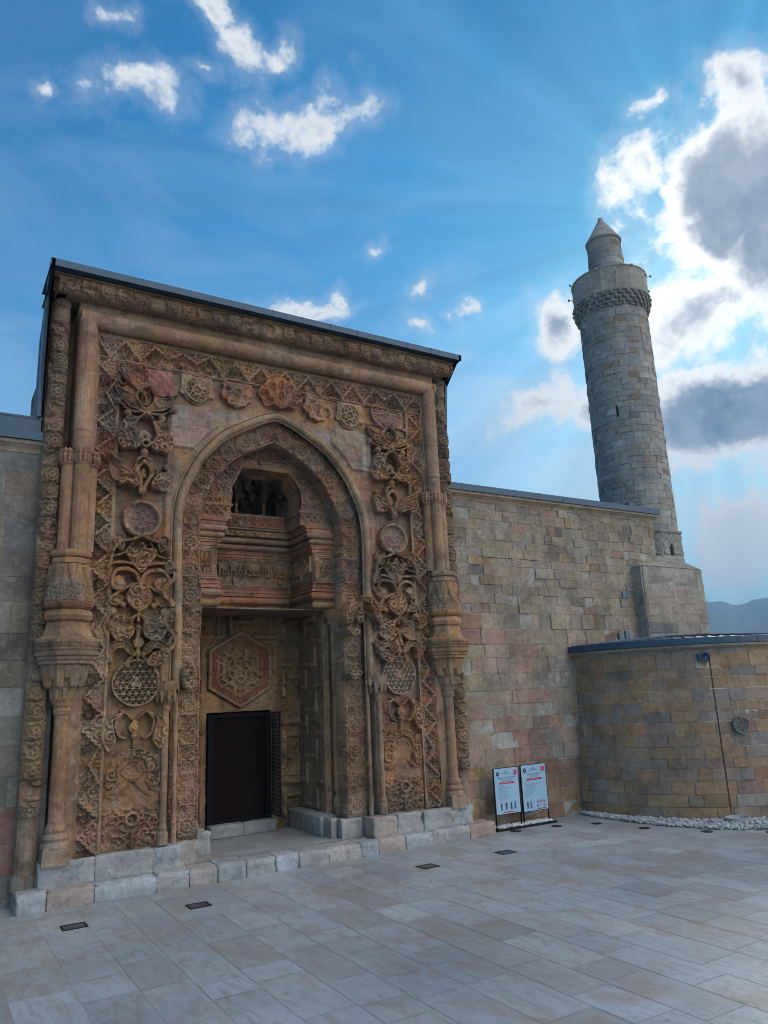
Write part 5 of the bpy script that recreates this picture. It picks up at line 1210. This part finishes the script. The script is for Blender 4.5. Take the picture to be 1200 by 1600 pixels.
# raised boss beside the arch on the right and small knobs
o=Orn(); o.poly([(-.36,-.30),(-.42,-.05),(-.34,.18),(-.16,.34),(.10,.40),(.32,.30),(.40,.10),(.42,-.20),(.30,-.10),(.14,.04),(.0,-.02),(-.04,-.26),(-.14,-.42),(-.28,-.42)],.24,'scroll',seed=2,rim=.03)
o.line([(-.30,-.20),(-.22,.08),(.02,.22),(.24,.12)],.025,.27); o.place('overhanging_boss',pu(1.78),4.66,.46,.46,1,tint=(1.0,.92,.9),k=3)
o=Orn(); o.poly([(-.16,.0),(-.06,.15),(.10,.13),(.17,.0),(.10,-.12),(-.02,-.18),(-.12,-.12)],.22,'scroll',seed=5); o.place('knob',pu(1.64),3.52,.22,.22,1,y=14.1,k=2)
o=Orn(); o.poly([(-.10,.20),(.04,.24),(.12,.10),(.10,-.10),(.02,-.22),(-.08,-.14),(-.12,.05)],.20,'scroll',seed=5); o.ring(0,.06,.07,.02,.23); o.place('knob',pu(-1.86),3.46,.18,.28,1,y=14.05,k=2)
def side_scroll():
    o=Orn(); o.line([(.02,.40),(-.08,.25),(-.06,.08),(.06,-.05),(.10,-.20),(.0,-.34)],.04,.14); o.poly([(-.02,.42),(.10,.36),(.08,.20),(-.02,.16),(-.10,.28)],.14,'leaf'); o.disc(-.04,-.36,.09,.14); o.poly([(.04,.05),(.14,-.02),(.12,-.16),(.02,-.12)],.12,'leaf'); return o
for sg in (-1,1): side_scroll().place('side_scroll',pu(sg*2.22),4.30,.2,.5,-sg,k=4); side_scroll().place('side_scroll',pu(sg*2.24),5.2,.2,.5,sg,k=2)
# thin colonnettes beside the star band
for sg in (-1,1):
    c_=pu(sg*2.24); b=MB()
    b.lathe(c_,FY-.02,[(.10,.66),(.10,.84),(.075,.88),(.085,.93),(.062,.98),(.06,2.92)],12,cf=pcol1); cn=b.build('colonnette',M_carve,PT)
    b=MB(); b.lathe(c_+sg*-.02,FY-.02,[(.075,2.90),(.085,2.95),(.075,3.0),(.12,3.06),(.13,3.12),(.17,3.18),(.15,3.20),(.20,3.28),(.21,3.36),(.21,3.42)],8,rot=R_(22.5),cf=pcol1)
    for i in range(8): a=2*math.pi*i/8; b.lathe(c_+.16*math.cos(a)-sg*.02,FY-.02+.16*math.sin(a),[(.01,3.04),(.035,3.10),(.04,3.22),(.02,3.27)],6,cf=pcol1)
    b.build('colonnette_capital',M_carve,cn)
    b=MB(); b.lathe(pu(sg*2.08),FY+.02,[(.05,3.42),(.05,4.95)],8,cf=pcol1); b.build('slender_shaft',M_carve,cn)
    b=MB(); b.lathe(pu(sg*2.02),14.05,[(.05,.62),(.055,1.0),(.04,1.04),(.042,3.4)],8,cf=pcol1); b.build('slender_shaft',M_carve,cn)

# ---- roll moulding of the great frame, its bundled shafts, brackets and columns
def rollz(sg):
    c_=pu(sg*3.90); b=MB(); H=[(.165,7.56),(.165,7.9),(.18,7.93),(.18,7.97),(.165,8.0),(.165,10.2)]
    q=[]; 
    for (r,z),(r2,z2) in zip(H[:-1],H[1:]):
        n_=max(1,int((z2-z)/.28)); q+=[(r+(r2-r)*i/n_,z+(z2-z)*i/n_) for i in range(n_)]
    q.append(H[-1]); b.lathe(c_,FY-.14,q,18,cf=lambda x,z:pcol(np.array(c_),np.array(np.floor(z/.9)*.9+.2),sg+3)*.6+np.array((.15,.09,.06))); 
    b.box(min(c_,c_-sg*.19),max(c_,c_-sg*.19),13.88,14.2,7.56,10.03,(.33,.225,.15))
    o=b.build('frame_roll',M_carve,PT); return o
for sg in (-1,1): rollz(sg)
tubepath(dens([(-4.06,10.20),(4.06,10.20)],.28),FY-.14,.165,'frame_roll',PT,1.0,lambda x,z:pcol(np.array(np.floor(x/.8)*.8),np.array(10.0),7)*.6+np.array((.14,.09,.055)),16)
b=MB(); b.box(pu(-3.74),pu(3.74),13.90,14.3,10.04,10.36,(.30,.2,.12)); b.build('frame_roll_backing',M_carve,PT)
b=MB()
def plainrow(X,Z): 
    d=np.mod(X+.07,.42); return np.where(d<.014,-.012,0)+.004*np.cos(X*13),None
relief('plain_course',pu(-4.07),pu(4.07),10.30,10.58,plainrow,13.86,PT,.014,lambda X,Z:pcol(np.floor((X+.07)/.42)*.42+.2,Z*0+2.3,4)*.75+np.array((.07,.065,.05)),back=.6)
for sg in (-1,1):
    # side plate that closes the frame towards the outer groove
    b=MB(); x=pu(sg*3.86); b.box(min(x,pu(sg*4.06)),max(x,pu(sg*4.06)),13.92,14.47,.6,10.3,(.29,.165,.115)); b.box(min(pu(sg*3.68),pu(sg*3.88)),max(pu(sg*3.68),pu(sg*3.88)),13.90,14.2,.6,10.04,(.31,.20,.13)); b.build('frame_side',M_carve,PT)
    b=MB(); 
    for du,dy,r in ((.19,-.10,.115),(-.03,-.19,.135),(-.20,-.08,.115)):
        b.lathe(pu(sg*(3.92+du)),FY+dy,[(r,5.70),(r,6.5),(r*1.0,6.52),(r,7.28)],12,cf=lambda x,z:pcol(np.array(x),np.array(z),2)*.8+np.array((.075,.045,.025)))
    sh=b.build('shaft_bundle',M_carve,PT)
    b=MB()
    for du,dy in ((.21,-.10),(-.03,-.20),(-.22,-.08)):
        for k in range(9):
            a=2*math.pi*k/9; b.lathe(pu(sg*(3.92+du))+.11*math.cos(a),FY+dy+.11*math.sin(a),[(.01,7.30),(.035,7.36),(.05,7.44),(.03,7.47),(.045,7.52),(.015,7.58)],6,cf=lambda x,z:np.array((.33,.19,.13)))
        b.lathe(pu(sg*(3.92+du)),FY+dy,[(.12,7.26),(.145,7.30),(.10,7.34),(.13,7.56)],10,cf=lambda x,z:np.array((.30,.165,.115)))
    b.build('leaf_capital',M_carve,sh)
    c_=pu(sg*3.98); yy=FY-.10
    b=MB(); b.lathe(c_,yy,[(.30,5.56),(.35,5.58),(.365,5.62),(.35,5.67),(.28,5.70)],8,rot=R_(22.5),cf=pcol1)
    b.lathe(c_,yy,[(.30,5.44),(.33,5.46),(.33,5.55),(.30,5.56)],8,rot=R_(22.5),cf=pcol1)
    br=b.build('bracket_collar',M_carve,PT)
    # faceted pendants with carved triangles
    def facet(name,prof,hfun,parent,tint=(1,1,1),res=.014):
        """octagonal drum whose faces carry relief; prof: list of (r,z)"""
        zs=[p[1] for p in prof]; rs=[p[0] for p in prof]
        for k in (-2,-1,0,1,2):
            a=R_(45*k); nrm=(math.sin(a),-math.cos(a)); tg=(math.cos(a),math.sin(a))
            def mp(X,Z,H):
                r=np.interp(Z,zs,rs)*math.cos(R_(22.5)); w_=r*math.tan(R_(22.5)); return c_+nrm[0]*(r+H)+tg[0]*w_*X, yy+nrm[1]*(r+H)+tg[1]*w_*X, Z
            relief(name,-1,1,zs[0],zs[-1],hfun,0,parent,.0,lambda X,Z:pcol(c_+X*.2+k*.35,Z,3)*np.array(tint),mapf=mp) if False else reliefg(name,hfun,mp,zs[0],zs[-1],parent,lambda X,Z,k=k:pcol(c_+X*.05+k*.35,Z,3)*np.array(tint))
    def reliefg(name,hfun,mp,z0,z1,parent,cf):
        nx=22; nz=max(4,int((z1-z0)/.015)); X,Z=np.meshgrid(np.linspace(-1,1,nx),np.linspace(z0,z1,nz)); H,_=hfun(X,Z)
        H=H*np.clip((1-np.abs(X))/.06,0,1)
        P=np.stack(mp(X,Z,H),-1).reshape(-1,3); idx=np.arange(nx*nz).reshape(nz,nx); F=np.stack([idx[:-1,:-1].ravel(),idx[:-1,1:].ravel(),idx[1:,1:].ravel(),idx[1:,:-1].ravel()],-1)
        FC.append((P,F,cf(X,Z).reshape(-1,3)))
    def flushf(name,parent):
        n=0;Vs=[];Fs=[];Cs=[]
        for P,F,C in FC: Vs.append(P);Fs.append(F+n);Cs.append(C);n+=len(P)
        FC.clear(); return mk(name,np.concatenate(Vs),np.concatenate(Fs),np.concatenate(Cs),M_carve,parent)
    FC=[]
    def pend(X,Z):
        t=(5.44-Z)/.64; rib=np.abs(np.abs(X)-(1-.0*t))<.10; v=np.abs(X)<(.62-np.clip(t-.02,0,9)*1.1); H=np.where(v,.045*np.sqrt(np.clip(1-(X/np.clip(.62-t*1.1,.05,9))**2,0,1)),0.0)
        H=np.where((t>.52),.03*scroll(X*.2,Z,.12,.055,3),H); H=np.where(np.abs(np.abs(X)-(.66-t*1.1))<.07,.05,H); return H,None
    facet('p',[(.42,4.80),(.37,5.05),(.325,5.44)],pend,br); pe=flushf('carved_pendant',br)
    b=MB(); b.lathe(c_,yy,[(.35,4.66),(.41,4.70),(.44,4.76),(.43,4.81),(.36,4.83)],8,rot=R_(22.5),cf=lambda x,z:pcol(np.array(x),np.array(z),1)*np.array((1.05,.85,.75)))
    b.lathe(c_,yy,[(.34,4.44),(.40,4.48),(.425,4.55),(.40,4.62),(.34,4.66)],8,rot=R_(22.5),cf=pcol1)
    b.lathe(c_,yy,[(.54,4.10),(.54,4.15),(.44,4.20),(.38,4.32),(.36,4.44)],8,rot=R_(22.5),cf=pcol1); b.build('bracket_mouldings',M_carve,br)
    def insc(X,Z): 
        return np.where((np.abs(np.mod(X*7+np.sin(Z*60)*.5,1)-.5)<.2)|(np.abs(Z-3.99)<.012),.03,0),None
    facet('p',[(.52,3.95),(.54,4.10)],insc,br); flushf('carved_frieze',br)
    b=MB(); b.lathe(c_,yy,[(.40,3.72),(.47,3.74),(.47,3.79),(.50,3.81),(.50,3.86),(.54,3.88),(.55,3.93),(.52,3.955)],8,rot=R_(22.5),cf=pcol1)
    b.build('bracket_shelf',M_carve,br)
    b=MB(); 
    for k in range(8):
        a=R_(45*k+22.5); b.lathe(c_+.27*math.cos(a),yy+.27*math.sin(a),[(.01,3.34),(.07,3.38),(.10,3.50),(.13,3.66),(.15,3.72)],6,cf=pcol1)
        a=R_(45*k); b.lathe(c_+.30*math.cos(a),yy+.30*math.sin(a),[(.01,3.48),(.06,3.52),(.09,3.66),(.10,3.72)],6,cf=pcol1)
        b.lathe(c_+.15*math.cos(a),yy+.15*math.sin(a),[(.01,3.12),(.05,3.16),(.07,3.30),(.09,3.42)],6,cf=pcol1)
    b.lathe(c_,yy,[(.17,3.12),(.19,3.30),(.27,3.40),(.30,3.60),(.40,3.72)],8,rot=R_(22.5),cf=pcol1)
    b.build('muqarnas_bracket',M_carve,br)
    b=MB(); b.lathe(c_,yy+.0,[(.115,2.90),(.135,2.93),(.15,2.98),(.135,3.03),(.155,3.07),(.165,3.12),(.15,3.14)],14,cf=pcol1)
    b.lathe(c_,yy,[(.12,1.24),(.115,2.0),(.11,2.92)],16,cf=pcol1)
    cl=b.build('corner_column',M_carve,PT,smooth=False)
    b=MB(); b.lathe(c_,yy,[(.22,.86),(.21,.92),(.175,.95),(.20,1.0),(.19,1.04),(.15,1.07),(.165,1.12),(.155,1.17),(.12,1.22),(.12,1.25)],14,cf=pcol1)
    b.lathe(c_,yy,[(.30,.60),(.27,.86),(.23,.88)],4,rot=R_(45),cf=pcol1); b.build('column_base',M_carve,cl)

# ---- outer rosette moulding and cornice
def rosroll(X,Z,axis,half,P=.315,plain=lambda s:s<-99):
    s=X if axis else Z; t=(Z if axis else X); H=.16*np.sqrt(np.clip(1-(t/half)**2,0,1)); k=np.floor(s/P); c=s-(k+.5)*P; r=np.hypot(c,t); th=np.arctan2(c,t)
    sq=lambda a,b: np.maximum(np.abs(a),np.abs(b)); q8=np.minimum(sq(c,t),sq((c+t)*.7071,(c-t)*.7071))  # eight-pointed star
    rr=.090+.034*h2(k,8.1,2); st=(q8<rr); R2=np.where(st,.055,0); R2=np.where(q8<rr-.022,.015,R2); R2=np.where((r<.062+.012*np.cos(th*6)),.05,R2); R2=np.where(r<.028,.02,R2)
    R2=np.where(~st,.028*scroll(s+7,t+3,.10,.05,5),R2)
    gone=(h2(k,3.3,axis)<.10)|plain(s)
    H=H+np.where(gone,.0,R2)-np.where(np.abs(np.abs(c)-P/2)<.018,.03,0); return H
for sg in (-1,1):
    xc=pu(sg*4.37)
    relief('rosette_moulding',xc-.168,xc+.168,1.35,10.55,lambda X,Z,xc=xc:(rosroll(X-xc,Z,False,.17),None),14.07,PT,.0125,lambda X,Z:pcol(X*0+1.1,Z,4)*.55+np.array((.095,.08,.055)),back=.3)
    b=MB(); b.lathe(xc,14.10,[(.175,.30),(.165,1.36)],14,sy=.95,cf=lambda x,z:pcol(np.array(1.1),np.array(z),4)*.6+np.array((.10,.085,.06))); b.lathe(xc,14.10,[(.21,.25),(.21,.42),(.175,.5)],12,sy=.8,cf=lambda x,z:np.array((.26,.24,.21))); b.build('moulding_foot',M_carve,PT)
    b=MB(); b.box(min(pu(sg*4.48),pu(sg*4.55)),max(pu(sg*4.48),pu(sg*4.55)),14.15,15.2,.2,10.5,(.25,.19,.14)); b.build('portal_flank',M_carve,PT)
def corn(X,Z):
    t=Z-10.72; return rosroll(X,t,True,.175),None
relief('rosette_cornice',pu(-4.50),pu(4.50),10.56,10.885,corn,13.72,PT,.0125,lambda X,Z:pcol(np.floor(X/.63)*.63+.1,Z*0+5.2,4)*.6+np.array((.10,.075,.055)),back=.3)
# the cornice turns the corner down the flanks
for sg in (-1,1):
    def cmap(X,Z,H,sg=sg): return (pu(sg*4.50)+sg*(H-.06),(13.72+X),Z)
    relief('rosette_cornice',0,.75,10.56,10.885,corn,0,PT,.014,lambda X,Z:pcol(X,Z,4)*.6+np.array((.09,.07,.05)),mapf=cmap,back=.1,flip=sg<0 if False else (sg<0))
b=MB(); b.sweep([(pu(-4.52),15.1),(pu(-4.52),13.70),(pu(4.52),13.70),(pu(4.52),15.1)],[(0,10.85),(.06,10.855),(.06,10.89),(.10,10.90),(.10,10.935)],lambda s,z:pcol(np.array(np.floor(s/.7)*.7),np.array(4.1),2)*.8+np.array((.07,.05,.03)))
b.box(pu(-4.5),pu(4.5),13.72,14.6,10.87,10.93,(.2,.15,.1)); b.box(pu(-4.46),pu(4.46),13.88,14.5,10.54,10.90,(.2,.15,.1)); b.build('cornice_fillet',M_carve,PT)
# ---- sheet-metal roof of the portal
b=MB(); RC=(.06,.12,.2)
b.box(pu(-4.68),pu(4.68),13.40,13.43,10.93,11.07,RC); b.box(pu(-4.68),pu(4.68),13.43,14.62,10.94,10.955,RC)
xl,xr=pu(-4.68),pu(4.68)
b.add([(xl,13.40,11.07),(xr,13.40,11.07),(pu(4.6),14.66,10.94),(pu(-4.6),14.66,10.94),(pu(4.6),14.9,9.75),(pu(-4.6),14.9,9.75),(pu(4.4),17.2,9.74),(pu(-4.4),17.2,9.74)],[(0,1,2,3),(3,2,4,5),(5,4,6,7)],RC)
for i in range(14): x=xl+.3+i*.68; b.box(x,x+.012,13.394,13.405,10.925,11.075,RC)
for sg in (-1,1):
    x=pu(sg*4.66); x2=pu(sg*4.60); a,c_=min(x,x2),max(x,x2)
    P=[(13.40,11.07),(13.40,10.93),(13.98,10.93),(13.98,10.55),(14.02,8.19),(14.66,8.19),(14.66,9.95),(14.30,10.35)]
    if sg>0: P=[(13.40,11.07),(13.40,10.93),(14.0,10.86),(14.3,8.0),(14.85,8.0),(14.85,9.72),(14.30,10.35)]
    n=len(P); V=[(a,p,q) for p,q in P]+[(c_,p,q) for p,q in P]; b.add(V,[tuple(range(n)),tuple(range(n,2*n))[::-1]]+[(i,i+n,(i+1)%n+n,(i+1)%n) for i in range(n)],RC)
    b.box(a-.012,c_+.012,14.36,14.38,8.3,9.9,RC)
b.build('sheet_metal_roof',M_metal,PT)

# ---- plinth, bench stones, platform and step
pl=[(-4.25,-3.28,13.82),(-3.27,-1.98,13.80)]
cgr=[(.34,.36,.375),(.36,.37,.375),(.33,.355,.38),(.35,.345,.34),(.37,.335,.32)]
zt=.64
for i,(a,c_,y) in enumerate([(-4.22,-3.36,13.78),(-3.35,-2.42,13.79),(-2.41,-1.95,13.82),(-1.94,-1.56,13.98),(1.86,2.42,13.70),(2.43,3.05,13.72),(3.06,3.92,13.70),(3.93,4.36,13.74),(1.36,1.84,14.12),(1.22,1.35,14.30)]):
    stonebox(pu(a),pu(c_),y,14.7,.25,zt if a<1.3 or a>1.8 else zt-.02,np.array(cgr[i%5])*(1.0 if i!=3 else 1)*np.array((1,.93,.9) if i in(3,4,5) else (1,1,1)),'plinth_stone',PT,.016,.012,seed=i*3.1)
for i,(y0,y1) in enumerate([(14.62,15.1),(15.11,15.62),(15.63,16.3)]): stonebox(pu(1.14+.02*i),pu(1.60),y0,y1,.25,.66,cgr[(i+2)%5],'bench_stone',PT,.03,.010,seed=20+i); stonebox(pu(-1.60),pu(-1.14),y0,y1,.25,.66,cgr[i%5],'bench_stone',PT,.03,.010,seed=30+i)
x=-4.52; i=0; rs=np.random.default_rng(4)
lens=[.42,.70,.98,.55,.50,.52,.56,.45,.62,.70,.38,.62,.66,.95,.72]
for L in lens:
    x1=min(x+L,4.78); c_=np.array(cgr[i%5])*rs.uniform(.9,1.1)*(np.array((1.02,.84,.80)) if i in (1,14,11) else np.array((.97,1.0,1.04)))
    stonebox(pu(x)+.004,pu(x1)-.004,13.53+.01*rs.normal(),14.05,-.02,.27+.006*rs.normal(),c_,'step_stone',PT,.02,.009,seed=40+i,round_front=.10)
    x=x1; i+=1
    if x>4.7: break
stonebox(pu(-4.54),pu(-4.20),13.60,14.35,-.02,.262,(.27,.28,.29),'step_stone',PT,.03,.01,seed=61); stonebox(pu(4.36),pu(4.80),14.06,14.35,-.02,.22,(.33,.27,.26),'step_stone',PT,.05,.015,seed=62)
def plat():
    V=[];F=[];C=[];n=0;rg=np.random.default_rng(9); y=14.04
    while y<16.4:
        x=-1.95; h=rg.choice([.4,.5,.6])
        while x<1.95:
            w_=min(rg.uniform(.7,1.3),1.95-x); V+=[(pu(x+.003),y+.003,.268),(pu(x+w_-.003),y+.003,.268),(pu(x+w_-.003),min(y+h,16.4)-.003,.268),(pu(x+.003),min(y+h,16.4)-.003,.268)]; C+=[np.array((.27,.295,.32))*rg.uniform(.9,1.1)]*4; F.append((n,n+1,n+2,n+3)); n+=4; x+=w_
        y+=h
    o=mk('platform_paving',np.array(V),F,np.array(C),M_pave,PT); a=o.data.attributes.new('Off','FLOAT_VECTOR','POINT'); a.data.foreach_set('vector',np.zeros(len(V)*3,np.float32))
plat()
b=MB(); b.box(pu(-4.2),pu(4.2),14.0,16.6,-.02,.262,(.3,.3,.3)); b.box(pu(-4.19),pu(-1.98),13.83,14.6,.2,.60,(.36,.35,.33)); b.box(pu(1.88),pu(4.33),13.78,14.6,.2,.60,(.36,.35,.33)); b.box(pu(-4.49),pu(4.74),13.575,14.02,-.02,.235,(.38,.37,.35)); b.build('platform_bed',M_plinth,PT)

# ------------------------------------------------------------------ the air between here and the hills
def haze():
    M=bpy.data.materials.new('air'); M.use_nodes=True; t=NT(M.node_tree)
    v=t.n('ShaderNodeVolumePrincipled'); v.inputs['Color'].default_value=(.30,.66,1.0,1); v.inputs['Density'].default_value=HAZE; v.inputs['Anisotropy'].default_value=0.0
    o=t.n('ShaderNodeOutputMaterial'); t.t.links.new(v.outputs[0],o.inputs['Volume'])
    b=MB(); b.box(-700,4600,-700,4600,-60,520,(.5,.5,.5)); ob=b.build('haze',M,org=Vector((0,0,0))); ob['kind']='stuff'; ob['label']='thin bluish air between the mosque and the far hills'; ob['category']='haze'
HAZE=0.00026
haze()
